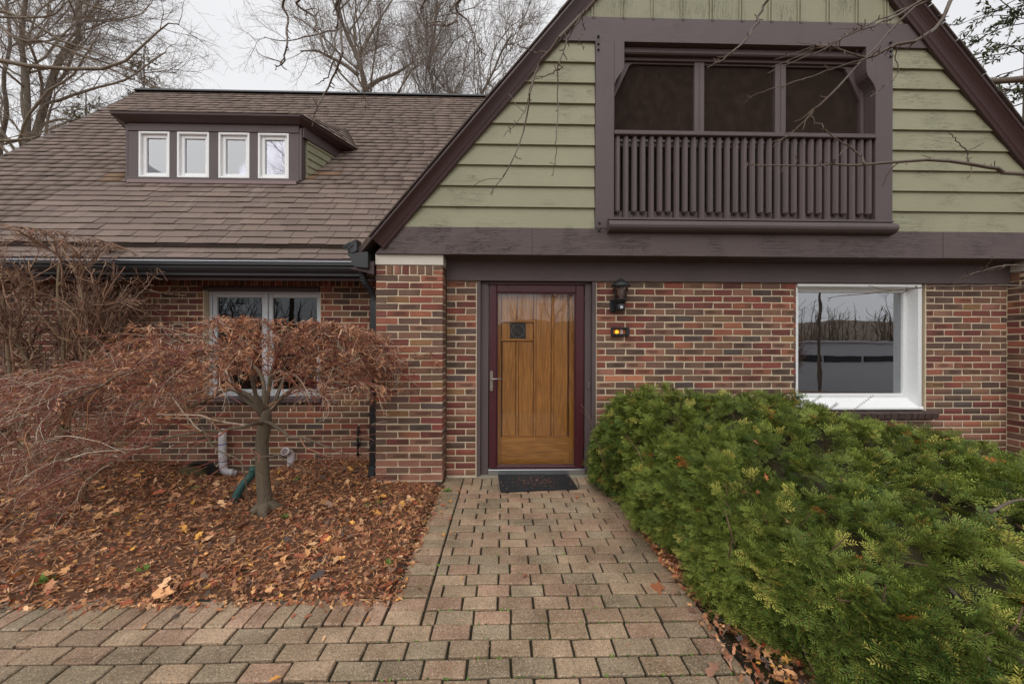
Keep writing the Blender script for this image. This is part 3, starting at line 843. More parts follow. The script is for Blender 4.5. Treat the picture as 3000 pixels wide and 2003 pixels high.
# ------------------------------------------------------------------ screened balcony
bal = empty('balcony', (2.57, -.2, 2.7), None, None); bal.parent = house
def rb(name, mat, *q, c=.003): return lb(name, mat, bal, *q, c)
SY = -.09
rb('screen_head', 'brown_rail', 1.156, 3.979, SY-.05, SY+.04, 4.565, 4.675)
rb('head_moulding', 'brown_rail', 1.156, 3.979, SY-.10, SY-.051, 4.60, 4.6745, c=.012)
xs = [1.157, 2.085, 2.175, 2.985, 3.085, 3.978]
for a, b in ((1.157, 1.195), (2.075, 2.185), (2.975, 3.095), (3.94, 3.978)):
    rb('screen_post', 'brown_post', a, b, SY-.04, SY+.03, 2.80, 4.564)
for a in (2.13, 3.035): rb('post_strip', 'brown_post', a-.003, a+.003, SY-.046, SY-.0405, 3.74, 4.564, c=.001)
for a, b in ((1.1955, 2.0745), (2.1855, 2.9745), (3.0955, 3.9395)):
    rb('insect_screen', 'insect_screen', a, b, SY-.004, SY, 2.80, 4.564, c=.0005)
    rb('screen_bead', 'brown_rail', a, b, SY-.025, SY-.005, 4.545, 4.5635)
    rb('screen_bead', 'brown_rail', a, b, SY-.025, SY-.005, 3.69, 3.72)
for s, xa in ((1, 1.1955), (-1, 3.9395)):
    pl = [(xa, 4.5445), (xa+s*.20, 4.5445), (xa+s*.165, 4.5445-.02), (xa+s*.03, 4.235), (xa, 4.17)]
    if s < 0: pl = pl[::-1]
    rel(MB().prism(pl, SY-.03, SY-.0055).obj('corner_gusset', 'brown_post', bal), bal)
rb('hand_rail', 'brown_rail', 1.156, 3.979, -.262, -.17, 3.688, 3.735, c=.006)
rb('rail_batten', 'brown_rail', 1.156, 3.979, -.185, -.15, 3.60, 3.64)
rb('bottom_rail', 'brown_rail', 1.09, 4.145, -.285, -.16, 2.782, 2.806, c=.004)
nb = 31; pit = (3.98-1.156)/nb; k = 0
def baluster(x, long):
    wd, ch = .029, .015; z1 = 3.687
    sec = [(-wd, .0), (-wd, -.026), (-wd+ch, -.048), (wd-ch, -.048), (wd, -.026), (wd, .0)]
    V = [(x+u, -.19+v, 2.807 if long else 2.892) for u, v in sec]+[(x+u, -.19+v, z1) for u, v in sec]
    n = 6; F = [[i, (i+1) % n, (i+1) % n+n, i+n] for i in range(n)]+[list(range(n, 2*n))]
    if long: F.append(list(range(n-1, -1, -1)))
    else:
        V.append((x, -.215, 2.862)); F += [[(i+1) % n, i, 2*n] for i in range(n)]
    return rel(MB().add(V, F).obj('baluster', 'brown_post', bal), bal)
plates = []; last = 1.157
for i in range(nb):
    x = 1.156+pit*(i+.5); lg = (i % 3 == 1)
    baluster(x, lg)
    if lg:
        plates.append((last, x-.0295)); last = x+.0295
plates.append((last, 3.978))
for a, b in plates:
    if b-a > .02: rb('kick_board', 'brown_rail', a, b, -.19, -.17, 2.807, 2.905)
n = 9
pr = [(0, .128)]+[(.088*math.cos(t), .064+.064*math.sin(t)) for t in np.linspace(math.pi/2, -math.pi/2, n)]+[(0, 0)]
rel(MB().sweep([(u, v) for u, v in pr], (1.085, -.246, 2.652), (4.15, -.246, 2.652), (0, -1, 0), (0, 0, 1)).obj('sill_moulding', 'brown_rail', bal), bal)
plain('porch_trim', S(150, 132, 118), .6, .1, 4, .1)
# porch room
for n_, q in (('porch_wall', (1.0, 1.02, -.04, 1.7, 2.72, 4.8)), ('porch_wall', (4.1, 4.12, -.04, 1.7, 2.72, 4.8)), ('porch_wall', (1.0, 4.12, 1.7, 1.72, 2.72, 4.8)), ('porch_ceiling', (1.0, 4.12, -.04, 1.7, 4.76, 4.78)), ('porch_floor', (1.0, 4.12, -.06, 1.7, 2.72, 2.76))):
    rb(n_, 'room_trim', *q, c=.001)
for q in ((2.50, 2.62, 2.77, 4.35), (3.32, 3.44, 2.77, 4.35), (2.6205, 3.3195, 4.24, 4.35)): rb('door_trim', 'porch_trim', q[0], q[1], 1.66, 1.699, q[2], q[3])
rb('porch_door', 'room_panel', 2.6205, 3.3195, 1.675, 1.6985, 2.77, 4.279)
rb('porch_window', 'room_panel', 1.35, 2.3, 1.675, 1.699, 3.2, 4.35)
rb('porch_bench', 'brown_rail', 2.5, 3.5, .5, .54, 3.15, 3.2); rb('porch_bench', 'brown_rail', 2.5, 3.5, .5, .54, 3.3, 3.34)
# ------------------------------------------------------------------ wing roof
RS = 1.1918; RA = math.atan(RS); RY0, RZ0 = .33, 2.652
def roof_z(y): return RZ0+RS*(y-RY0)
EX = .1352; XL = -7.95
SHC = [S(124, 108, 99, .90), S(122, 107, 98, .90), S(126, 110, 101, .90), S(120, 104, 96, .90), S(128, 111, 101, .90)]
sv = np.array([[0, 0, .62], [1, 0, .62], [1, 1, 0], [0, 1, 0], [0, 0, 1], [1, 0, 1], [1, 1, .2], [0, 1, .2]], float)
sf = [[3, 2, 1, 0], [4, 5, 6, 7], [0, 1, 5, 4], [1, 2, 6, 5], [2, 3, 7, 6], [3, 0, 4, 7]]
sme = bpy.data.meshes.new('shingle'); sme.from_pydata([tuple(v) for v in sv], [], sf); sme.materials.append(MT['shingle'])
deck = MB()
ry1 = 3.89
V = [(XL, RY0, RZ0), (.9, RY0, RZ0), (.9, ry1, roof_z(ry1)), (XL, ry1, roof_z(ry1)), (XL, ry1+3.6, RZ0), (.9, ry1+3.6, RZ0)]
V = V+[(x, y+.05, z-.06) for x, y, z in V]
deck.add(V, [[0, 1, 2, 3], [3, 2, 5, 4], [9, 8, 7, 6], [10, 11, 8, 9], [0, 6, 7, 1], [4, 5, 11, 10], [0, 3, 9, 6], [3, 4, 10, 9]])
wroof = deck.obj('wing_roof', 'dark_shingle', house)
allsh = []
for i in range(-2, 41):
    if i >= 0: yb, zb, sl = RY0+i*EX*math.cos(RA), RZ0+i*EX*math.sin(RA), RA
    else:
        sl = R(42); yb = RY0+.03+(i)*EX*math.cos(sl)*.92; zb = RZ0-.045+(i)*EX*math.sin(sl)*.92
    x = XL+random.uniform(0, .15)
    xe = min(GPX-(GPZ+.2-zb)/GSL+.12, .6) if zb > 2.5 else -1.38
    while x < xe:
        wd = random.choice([.17, .21, .25, .28, .31, .33])*random.uniform(.93, 1.07); x1 = min(x+wd, xe)
        inside = -5.42 < x and x1 < -3.05 and 1.34 < yb < 2.0
        if not inside: allsh.append((i, x, x1, yb, zb, sl))
        x = x1
jn = []
cnt = 0
for (i, x0, x1, yb, zb, sl) in allsh:
    c = random.choice(SHC); v = random.uniform(.90, 1.10); c = (c[0]*v, c[1]*v, c[2]*v, 1)
    if 1.2 < yb < 1.5 and -5.9 < x0 < -2.8 and random.random() < .5: c = (c[0]*1.05, c[1]*.86, c[2]*.62, 1)
    th = random.uniform(.013, .021); dj = random.uniform(-.007, .007); lf = .002
    if i <= 9 and x0 > -6.3 and cnt < 300:
        cnt += 1
        o = link(bpy.data.objects.new('shingle', sme), wroof)
        o.location = (x0+.003, yb+dj*math.cos(sl)-math.sin(sl)*lf, zb+dj*math.sin(sl)+math.cos(sl)*lf)
        o.rotation_euler = (sl, 0, random.uniform(-.004, .004)); o.scale = (x1-x0-.006, EX*1.12, th); o.color = c
    else:
        q = sv*np.array([x1-x0-.004, EX*1.12, th]); q[:, 2] += lf; q[:, 1] += dj
        yy = q[:, 1]*math.cos(sl)-q[:, 2]*math.sin(sl); zz = q[:, 1]*math.sin(sl)+q[:, 2]*math.cos(sl)
        jn.append((np.stack([q[:, 0]+x0+.002, yy+yb, zz+zb], 1), np.array(sf), c[:3]))
V, F, C = merge(jn); np_obj('shingle_field', V, F, 'shingle_joined', wroof, C, 'stuff')
# eave boarding under the flare, ridge vent, gable end
MB().add([(XL, .15, 2.395), (-1.36, .15, 2.395), (-1.36, .375, 2.598), (XL, .375, 2.598), (XL, .15, 2.36), (-1.36, .15, 2.36), (-1.36, .375, 2.53), (XL, .375, 2.53)],
         [[0, 1, 2, 3], [7, 6, 5, 4], [0, 4, 5, 1], [1, 5, 6, 2], [2, 6, 7, 3], [3, 7, 4, 0]]).obj('eave_board', 'dark_shingle', house)
MB().sweep([(-.10, -.045), (0, .055), (.10, -.045)], (XL, ry1, roof_z(ry1)+.02), (-.35, ry1, roof_z(ry1)+.02), (0, 1, 0), (0, 0, 1)).obj('ridge_vent', 'black_plastic', house)
MB().add([(XL+.2, RY0+.23, 2.3), (XL+.2, ry1, roof_z(ry1)-.25), (XL+.2, ry1+3.3, 2.3), (XL+.2, ry1+3.3, -.3), (XL+.2, RY0+.23, -.3)], [[0, 1, 2, 3, 4]]).obj('gable_end_wall', 'mortar', house)
# gutter
box('fascia', 'rake_metal', house, XL, -1.36, .175, .2, 2.20, 2.45)
box('eave_soffit', 'rake_metal', house, XL, -1.36, .2005, WY+.01, 2.325, 2.345)
GP = [(.174, 2.24), (.10, 2.236), (.094, 2.245), (.094, 2.262), (.086, 2.275), (.070, 2.295), (.062, 2.318), (.060, 2.322), (.060, 2.336), (.046, 2.342), (.040, 2.352), (.040, 2.378), (.052, 2.386), (.174, 2.386)]
gut = MB().sweep(GP, (XL, 0, 0), (-1.365, 0, 0), (0, 1, 0), (0, 0, 1)).obj('gutter', 'black_metal', house)
MB().sweep([(.042, 2.388), (.05, 2.398), (.172, 2.432), (.172, 2.424)], (XL, 0, 0), (-1.366, 0, 0), (0, 1, 0), (0, 0, 1)).obj('gutter_guard', 'gutter_guard', gut)
# gutter of the big roof, seen end-on, with its loose end piece
KG = [(0, 0), (-.13, .012), (-.165, .055), (-.175, .10), (-.205, .125), (-.205, .165), (-.19, .17), (-.19, .15), (0, .165)]
g2 = MB().sweep([(u, v) for u, v in KG], (-1.40, -.30, 2.255), (-1.40, .5, 2.255), (1, 0, 0), (0, 0, 1)).obj('gutter', 'black_metal', house)
g2['label'] = 'short black gutter above the brick pier, its end piece bent up'
a0 = np.array([-1.64, -.30, 2.44])
MB().add([(-1.66, -.31, 2.47), (-1.56, -.31, 2.40), (-1.505, -.31, 2.43), (-1.515, -.31, 2.545), (-1.605, -.315, 2.50), (-1.655, -.19, 2.475), (-1.555, -.19, 2.405), (-1.50, -.19, 2.44), (-1.51, -.19, 2.55)],
         [[0, 1, 2, 3, 4], [0, 5, 6, 1], [1, 6, 7, 2], [2, 7, 8, 3], [5, 0, 4], [3, 8, 5, 4], [8, 7, 6, 5]]).obj('end_cap', 'black_metal', g2)
for q in (.3, .62): MB().tube([(-1.66+.1*q, -.313, 2.47-.07*q), (-1.605+.1*q, -.316, 2.505-.03*q)], .003, 4).obj('cap_rib', 'black_metal', g2)
MB().add([(-1.60, -.27, 2.255), (-1.36, -.24, 2.20), (-1.36, -.24, 2.34), (-1.5, -.24, 2.30), (-1.60, .1, 2.255), (-1.36, .1, 2.20), (-1.36, .1, 2.34), (-1.5, .1, 2.30)],
         [[0, 1, 2, 3], [7, 6, 5, 4], [0, 4, 5, 1], [1, 5, 6, 2], [2, 6, 7, 3], [3, 7, 4, 0]]).obj('eave_return', 'rake_metal', house)
pts = spline([(-1.50, -.17, 2.27), (-1.50, -.17, 2.20), (-1.485, -.15, 2.12), (-1.45, -.10, 2.06), (-1.425, -.06, 1.99), (-1.42, -.05, 1.93)], 34)
ds = MB().tube(pts, [.034+(.004 if i % 2 else 0) for i in range(34)], 10).obj('downspout', 'black_plastic', house)
ds['label'] = 'black downspout with ribbed elbow beside the brick pier'
MB().box(-1.462, -1.378, -.085, -.015, .13, 1.95, .008).obj('straight_pipe', 'black_metal', ds)
MB().tube([(-1.42, -.07, .15-.01*i) for i in range(18)], [.05+(.008 if i % 2 else 0) for i in range(18)], 12).obj('ribbed_boot', 'black_plastic', ds)
for z in (1.4, .7): MB().box(-1.47, -1.37, -.088, -.012, z, z+.025, .002).obj('pipe_strap', 'black_metal', ds)
# ------------------------------------------------------------------ dormer
plain('attic_blind', S(150, 148, 160, .8), .8, .06, 3, .05)
dm = empty('dormer', (-4.24, 1.3, 3.83), None, None); dm.parent = house
DFY = 1.30
wins = [(-5.31, -4.87), (-4.764, -4.306), (-4.173, -3.726), (-3.605, -3.16)]
dz0, dz1 = 3.90, 4.52
lb('frieze_board', 'brown_rail', dm, -5.462, -3.010, DFY-.012, DFY+.05, 4.545, 4.665)
lb('sill_board', 'brown_rail', dm, -5.475, -2.998, DFY-.03, DFY+.05, 3.822, 3.872, .006)
ed = [-5.46]+[v for q in wins for v in q]+[-3.012]
for a, b in zip(ed[0::2], ed[1::2]): lb('window_post', 'brown_post', dm, a+.0005, b-.0005, DFY, DFY+.05, 3.8725, 4.5445)
lb('flashing', 'flashing', dm, -5.42, -3.02, DFY-.06, DFY+.02, 3.772, 3.8215, .002)
lb('attic_back', 'attic_blind', dm, -5.40, -3.08, 1.55, 1.57, 3.85, 4.62, .001)
for a, b in wins:
    wn = empty('dormer_window', ((a+b)/2, DFY, dz0), None, None); wn.parent = house
    for q in ((a, a+.03, dz0-.025, dz1+.022), (b-.03, b, dz0-.025, dz1+.022), (a+.0303, b-.0303, dz1-.008, dz1+.022), (a+.0303, b-.0303, dz0-.025, dz0+.004)):
        lb('window_frame', 'white_vinyl', wn, q[0]+.0006, q[1]-.0006, DFY-.004, DFY+.08, q[2], q[3], .003)
    sash(wn, a+.031, b-.031, dz0+.005, dz1-.009, DFY+.03, DFY+.07, .05, 'white_vinyl', 'dormer_glass')
def dwall(y, s):   # splayed side wall
    return (-3.012+(y-DFY)*.39) if s > 0 else (-5.461-(y-DFY)*.39)
for s in (1, -1):
    o = .02*s
    yr = lambda z: RY0+(z-RZ0)/RS+.03
    lb('corner_board', 'brown_post', dm, *( (-3.0115, -2.975) if s > 0 else (-5.498, -5.4615)), DFY+.0, DFY+.11, 3.85, 4.62)
    z = 3.90
    while z < 4.56:
        z1 = min(z+.118, 4.62); y0 = DFY+.10
        if yr(z1) > y0+.02:
            ya = max(yr(z), y0+.01)
            pl = [(y0, z), (ya, z), (yr(z1), z1), (y0, z1)]
            V = [(dwall(y, s)+o*(2.0 if zz == z else 1.2), y, zz) for y, zz in pl]+[(dwall(y, s), y, zz) for y, zz in pl]
            rel(MB().add(V, [[0, 1, 2, 3], [7, 6, 5, 4], [0, 4, 5, 1], [1, 5, 6, 2], [2, 6, 7, 3], [3, 7, 4, 0]]).obj('siding_board', 'olive_board', dm), dm)
        z += .112
    pl = [(DFY+.02, 4.50), (yr(4.50), 4.50), (yr(4.67), 4.67), (DFY+.02, 4.67)]
    V = [(dwall(y, s)+o*2.6, y, zz) for y, zz in pl]+[(dwall(y, s), y, zz) for y, zz in pl]
    rel(MB().add(V, [[0, 1, 2, 3], [7, 6, 5, 4], [0, 4, 5, 1], [1, 5, 6, 2], [2, 6, 7, 3], [3, 7, 4, 0]]).obj('frieze_board', 'rake_metal', dm), dm)
inn = [(-5.50, 1.265, 4.655), (-2.985, 1.265, 4.655), (-2.60, 2.12, 4.655), (-5.87, 2.12, 4.655)]
mid = [(-5.545, 1.21, 4.685), (-2.955, 1.21, 4.685), (-2.53, 2.12, 4.68), (-5.93, 2.12, 4.68)]
ou = [(-5.58, 1.172, 4.715), (-2.928, 1.172, 4.715), (-2.47, 2.10, 4.70), (-6.02, 2.10, 4.70)]
ou2 = [(-5.582, 1.168, 4.738), (-2.925, 1.168, 4.738), (-2.465, 2.09, 4.722), (-6.03, 2.09, 4.722)]
V = inn+mid+ou+ou2; F = [[3, 2, 1, 0], [12, 13, 14, 15]]
for l in range(3): F += [[4*l+i, 4*l+(i+1) % 4, 4*l+4+(i+1) % 4, 4*l+4+i] for i in range(4)]
rel(MB().add(V, F).obj('dormer_eave', 'rake_metal', dm), dm)
A, B, C_, D_ = [np.array(q) for q in ou2]; up = np.array([0, 0, .006])
Er, El = np.array([-2.906, 2.62, 5.40]), np.array([-5.60, 2.62, 5.40])
rel(MB().add([A+up, B+up, C_+up, D_+up, Er, El], [[0, 1, 4, 5], [1, 2, 4], [3, 0, 5]]).obj('dormer_roof', 'dark_shingle', dm), dm)
jn = []
for s in (1, -1):
    b0, c0, e0 = (B, C_, Er) if s > 0 else (A, D_, El)
    n = np.cross(c0-b0, e0-b0); n = n/np.linalg.norm(n)*(1 if np.cross(c0-b0, e0-b0)[2] > 0 else -1)
    K = 7
    for k in range(K):
        t0, t1 = k/K, min((k+1.15)/K, .99)
        p0, p1 = b0+(e0-b0)*t0, c0+(e0-c0)*t0; q0, q1 = b0+(e0-b0)*t1, c0+(e0-c0)*t1
        m_ = max(1, int(np.linalg.norm(p1-p0)/.25)); 
        for j in range(m_):
            f0, f1 = j/m_, (j+1)/m_-.012
            P = [p0+(p1-p0)*f0+n*.02, p0+(p1-p0)*f1+n*.02, q0+(q1-q0)*f1+n*.006, q0+(q1-q0)*f0+n*.006]
            P = P+[v-n*.008 for v in P]; c = random.choice(SHC)
            jn.append((np.array(P), np.array([[0, 1, 2, 3], [7, 6, 5, 4], [0, 4, 5, 1], [1, 5, 6, 2], [2, 6, 7, 3], [3, 7, 4, 0]]), c[:3]))
V, F, C = merge(jn); rel(np_obj('dormer_shingles', V, F, 'shingle_joined', dm, C, 'stuff'), dm)

# ------------------------------------------------------------------ wall lantern
lc = at(1818, 870, -.12); lc = (float(lc[0]), -.12, 1.93)
ln = empty('wall_lantern', (lc[0], 0, 1.85), 'black coach lantern with motion sensor on brick beside the door', 'lamp')
o0 = (0, -.12, .08)
MB().lathe([(.052, 0), (.058, .006), (.058, .03), (.064, .034), (.064, .04)], o0, 18).obj('collar', 'black_plastic', ln, True)
k = 8
def lring(r_, z): return [(r_*math.cos(2*math.pi*(j+.5)/k), -.12+r_*math.sin(2*math.pi*(j+.5)/k), z) for j in range(k)]
a, b = lring(.058, .121), lring(.083, .262)
for j in range(k):
    q = (j+1) % k
    MB().add([a[j], a[q], b[q], b[j]], [[0, 1, 2, 3]]).obj('lamp_pane', 'lamp_glass', ln)
    MB().tube([a[j], b[j]], .0032, 5).obj('glazing_bar', 'black_plastic', ln)
MB().lathe([(.102, .258), (.104, .264), (.092, .282), (.076, .30), (.062, .308), (.056, .312), (.046, .324), (.03, .332), (.012, .335), (.010, .346), (.004, .348)], (0, -.12, 0), 20).obj('lamp_roof', 'black_plastic', ln, True)
MB().lathe([(.018, .12), (.018, .145), (.022, .155), (.036, .185), (.036, .21), (.028, .232), (.012, .242)], (0, -.12, 0), 14).obj('bulb', 'bulb_glass', ln, True)
MB().box(-.085, -.008, -.03, .0, -.01, .125, .006).obj('back_plate', 'black_plastic', ln)
MB().box(-.04, .02, -.10, -.028, .03, .085, .006).obj('arm', 'black_plastic', ln)
MB().lathe([(.045, .0), (.048, .01), (.048, .05), (.04, .078)], (.0, -.12, 0), 14).obj('sensor_housing', 'black_plastic', ln, True)
MB().box(-.018, .012, -.172, -.16, .012, .042, .004).obj('sensor_eye', 'bulb_glass', ln)
# ------------------------------------------------------------------ lit house number
hn = empty('house_number', (1.30, 0, 1.57), 'black framed house number box with glowing amber bulb on brick wall', 'house number')
for q in ((-.102, -.078, 0, .098), (.064, .102, 0, .098), (-.0775, .0635, .076, .098), (-.0775, .0635, 0, .024)):
    MB().box(q[0], q[1], -.032, .005, q[2], q[3], .005).obj('frame', 'black_plastic', hn)
plain('amber_back', S(164, 92, 44), .6, .15, 30, .1)
MB().box(-.0775, .0635, -.006, .002, .0245, .0755, .0005).obj('back_panel', 'amber_back', hn)
MB().lathe([(.002, -.02), (.012, -.017), (.019, -.008), (.021, 0), (.019, .008), (.012, .017), (.002, .02)], (-.036, -.014, .046), 14).obj('bulb', 'amber_bulb', hn, True)
fc = bpy.data.curves.new('digit', 'FONT'); fc.body = '5'; fc.size = .064; fc.extrude = .002; fc.offset = .0018; fc.align_x = 'CENTER'
fo = bpy.data.objects.new('digit_tmp', fc); COL.objects.link(fo); bpy.context.view_layer.update()
dme = bpy.data.meshes.new_from_object(fo.evaluated_get(bpy.context.evaluated_depsgraph_get())); bpy.data.objects.remove(fo)
dme.materials.clear(); dme.materials.append(MT['digit_steel'])
do = link(bpy.data.objects.new('digit', dme), hn); do.rotation_euler = (R(90), 0, 0); do.location = (.018, -.014, .0285)
# ------------------------------------------------------------------ door mat, pipes, small things
mt_ = empty('door_mat', (.345, -.185, .004), 'black rubber door mat lying at the wooden door', 'door mat'); mt_.rotation_euler = (0, 0, R(4.2))
MB().box(-.395, .395, -.222, .222, 0, .010, .003).obj('mat_base', 'rubber_mat', mt_)
for q in ((-.395, .395, -.222, -.205), (-.395, .395, .205, .222), (-.395, -.378, -.2045, .2045), (.378, .395, -.2045, .2045)):
    MB().box(q[0]+.001, q[1]-.001, q[2]+.001, q[3]-.001, .0105, .0135, .001).obj('rim', 'rubber_mat', mt_)
jn = []
for i in range(16):
    yy = -.195+i*.026; V, F = cbox_data(-.37, .37, yy-.007, yy+.007, .0103, .013, .001); jn.append((np.array(V), np.array([f for f in F if len(f) == 4]), (.1, .1, .1)))
V, F, C = merge(jn); np_obj('ribs', V, F, 'rubber_mat', mt_, None, 'stuff')
def pipe(name, base, pts, r_, label, **kw):
    e = empty(name, base, label, 'pipe')
    p = spline([np.array(q)-np.array(base) for q in pts], 26)
    MB().tube(p, r_, 14).obj('pipe_body', 'pvc', e, True); return e
p1 = [at(654, 1262, .53), at(652, 1272, .49), at(652, 1300, .48), at(653, 1350, .48), at(656, 1374, .48), at(668, 1384, .49), at(690, 1386, .55)]
b1 = np.array([float(p1[3][0]), .48, -.14])
e1 = pipe('vent_pipe', tuple(b1), p1, .042, 'tall white plastic pipe against the brick, left of the maple trunk')
for q in (p1[2], p1[3]):
    c = np.array(q)-b1; MB().tube([c-np.array([0, 0, .006]), c+np.array([0, 0, .006])], .0428, 14).obj('printed_ring', 'blue_ink', e1, True)
for q, d in ((p1[5], .02),): MB().tube([np.array(q)-b1+np.array([.02, 0, 0]), np.array(q)-b1+np.array([.05, .015, -.002])], .047, 14).obj('coupling', 'pvc', e1, True)
p2 = [at(838, 1388, .54), at(850, 1376, .49), at(853, 1352, .47), at(853, 1335, .46), at(848, 1326, .44), at(838, 1323, .38)]
b2 = np.array([float(p2[2][0]), .47, -.13])
e2 = pipe('vent_pipe', tuple(b2), p2, .042, 'short white plastic pipe with open elbow, right of the maple trunk')
dv = np.array(p2[5])-np.array(p2[4]); dv /= np.linalg.norm(dv); c = np.array(p2[5])-b2
MB().tube([c-dv*.02, c+dv*.03], .048, 14).obj('socket_rim', 'pvc', e2, True)
MB().tube([c+dv*.0305, c+dv*.0315], .038, 14).obj('mouth_shade', 'flashing', e2)  # darker disc on the closed end, painted in place of the shaded hollow
e3 = empty('wall_conduit', tuple(at(1048, 1335, .53)), 'thin black conduit running up the brick behind the downspout', 'conduit')
z = np.array(at(1048, 1335, .53)); MB().tube([np.array(q)-z for q in (at(1048, 1335, .53), at(1048, 1258, .53), at(1050, 1248, .56))], .014, 8).obj('conduit_pipe', 'black_plastic', e3, True)
MB().box(-.02, .02, -.015, .02, .15, .17, .003).obj('clamp', 'black_metal', e3)
hb = np.array([-2.43, -.70, .03])
e4 = empty('drain_adapter', tuple(hb), 'green plastic drain pipe with black boot leaning by the maple trunk', 'pipe')
MB().tube([(-.01, 0, -.02), (.0, 0, .045)], [.075, .06], 14).obj('boot', 'black_plastic', e4, True)
MB().tube(spline([(0, 0, .04), (.03, .01, .12), (.07, .03, .19), (.11, .05, .24), (.13, .05, .31)], 16), [.034+(.003 if i in (7, 8) else 0) for i in range(16)], 12).obj('pipe_body', 'hose_green', e4, True)
cb = box('window_curb', 'concrete', None, -3.95, -2.75, .30, .44, -.32, -.175, .01)
tag(cb, 'low mossy concrete kerb in front of the basement wall', 'kerb')
def rock(name, c, r_, label, col):
    import bmesh
    bm = bmesh.new(); bmesh.ops.create_icosphere(bm, subdivisions=3, radius=1)
    for v in bm.verts:
        n = Vector(v.co); f = 1+.12*math.sin(5*n.x+2)*math.cos(4*n.y)+.07*math.sin(11*n.z+n.x*7)
        v.co = (n.x*r_[0]*f, n.y*r_[1]*f, n.z*r_[2]*f)
    me = bpy.data.meshes.new(name); bm.to_mesh(me); bm.free(); me.materials.append(MT[col]); smooth(me)
    o = link(bpy.data.objects.new(name, me)); o.location = c; tag(o, label, 'rock'); return o
plain('moss_rock', S(84, 76, 48, .8), .95, .45, 14, .9)
rock('boulder', tuple(at(575, 1392, .36)), (.21, .14, .15), 'mossy brown boulder at the foot of the wing wall', 'moss_rock')
el = empty('plastic_edging', tuple(at(615, 1405, .33)), 'curved black plastic edging beside the mossy boulder', 'edging')
pts = spline([(-.22, .0, .20), (-.08, 0, .21), (.0, 0, .17), (.02, 0, .05), (.02, 0, -.05)], 14)
V = []; F = []
for p in pts: V += [p+np.array([0, -.06, 0]), p+np.array([0, .06, 0])]
MB().add(V, [[2*i, 2*i+1, 2*i+3, 2*i+2] for i in range(13)]).obj('edging_strip', 'black_plastic', el)
# ------------------------------------------------------------------ bare trees
def c3(*a, k=1.0): return np.array(S(*a, k)[:3])
def jcol(base, n, rep, sd=.15):
    v = np.clip(rng.normal(1, sd, (n, 1)), .5, 1.6); return np.repeat(base[None]*v, rep, 0)
def curve_arr(curves, m):
    """list of (control points, r0, r1) -> P (N,m,3), R (N,m)"""
    P = np.stack([spline(c, m) for c, a, b in curves])
    f = np.linspace(0, 1, m)[None]
    return P, np.array([a for c, a, b in curves])[:, None]*(1-f)+np.array([b for c, a, b in curves])[:, None]*f
def bare_tree(name, label, trunk, r0, h_limbs, n=(14, 150, 1300, 4200), L=((3, 6), (1.2, 2.6), (.5, 1.2), (.25, .6)), rr=(.05, .015, .007, .0045),
              col=(128, 116, 104), tw=(140, 129, 120), limbs=None, group='bare trees behind the house', upt=.05, jit=.16, cat='tree', tmin=.35):  # branch and twig colours paled to stand in for distance haze
    base = np.array(trunk[0]); e = empty(name, tuple(map(float, base)), label, cat, group)
    tp = spline(trunk, 28); tr = np.linspace(r0*1.25, r0*.35, 28)
    MB().tube(tp-base, list(tr), 9).obj('trunk', None, e, True).data.materials.append(MT['bark_'+name] if 'bark_'+name in MT else MT['tree_bark'])
    P1, D, rr1, i = spawn(tp[None], tr[None], n[0], tmin, 1.0, .75, .2)
    A, AR = grow(P1, D, rng.uniform(*L[0], n[0]), 10, jit*.8, (0, 0, 1), upt, np.minimum(rr1*.5, .075), np.full(n[0], rr[0]*.35))
    if limbs is not None:
        B, BR = curve_arr(limbs, 11); A = np.concatenate([A, B]); AR = np.concatenate([AR, BR])
    p, d, r_, i = spawn(A, AR, n[1], .15, 1, .7, .25)
    Bq, BRq = grow(p, d, rng.uniform(*L[1], n[1]), 8, jit, (0, 0, 1), upt, np.minimum(r_*.7, rr[1]), np.full(n[1], rr[1]*.35))
    p, d, r_, i = spawn(Bq, BRq, n[2], .1, 1, .75, .25)
    Cq, CR = grow(p, d, rng.uniform(*L[2], n[2]), 5, jit*1.25, (0, 0, 1), upt*.8, np.minimum(r_*.8, rr[2]), np.full(n[2], rr[2]*.5))
    p, d, r_, i = spawn(Cq, CR, n[3], .1, 1, .7, .25)
    Dq, DR = grow(p, d, rng.uniform(*L[3], n[3]), 3, jit*1.35, (0, 0, 1), upt*.5, np.minimum(r_, rr[3]), np.full(n[3], rr[3]*.55))
    b, t = c3(*col), c3(*tw)
    for a_, r__ in zip(A, AR): MB().tube(a_-base, list(r__), 6).obj('limb', 'limb_bark', e, True)
    parts = []
    for Q, QR, k, cc in ((Bq, BRq, 4, b), (Cq, CR, 3, t), (Dq, DR, 3, t)):
        v, f = poly_segs(Q, QR, k); parts.append((v-base, f, cc))
    v, f, c = merge(parts); np_obj('crown', v, f, 'far_bark', e, c)
    return e, A, Dq
t_ = NT('tree_bark'); p_ = t_.pos(); n1 = t_.noise(t_.mapv(p_, (6, 6, 1)), 2.2, 6, .7, .4); n2 = t_.noise(p_, 25, 4)
MT['tree_bark'] = t_.bsdf(t_.mix(n1, S(70, 60, 50), S(126, 114, 100)), .9, t_.bump(t_.math('ADD', n1, n2), .8, .03))

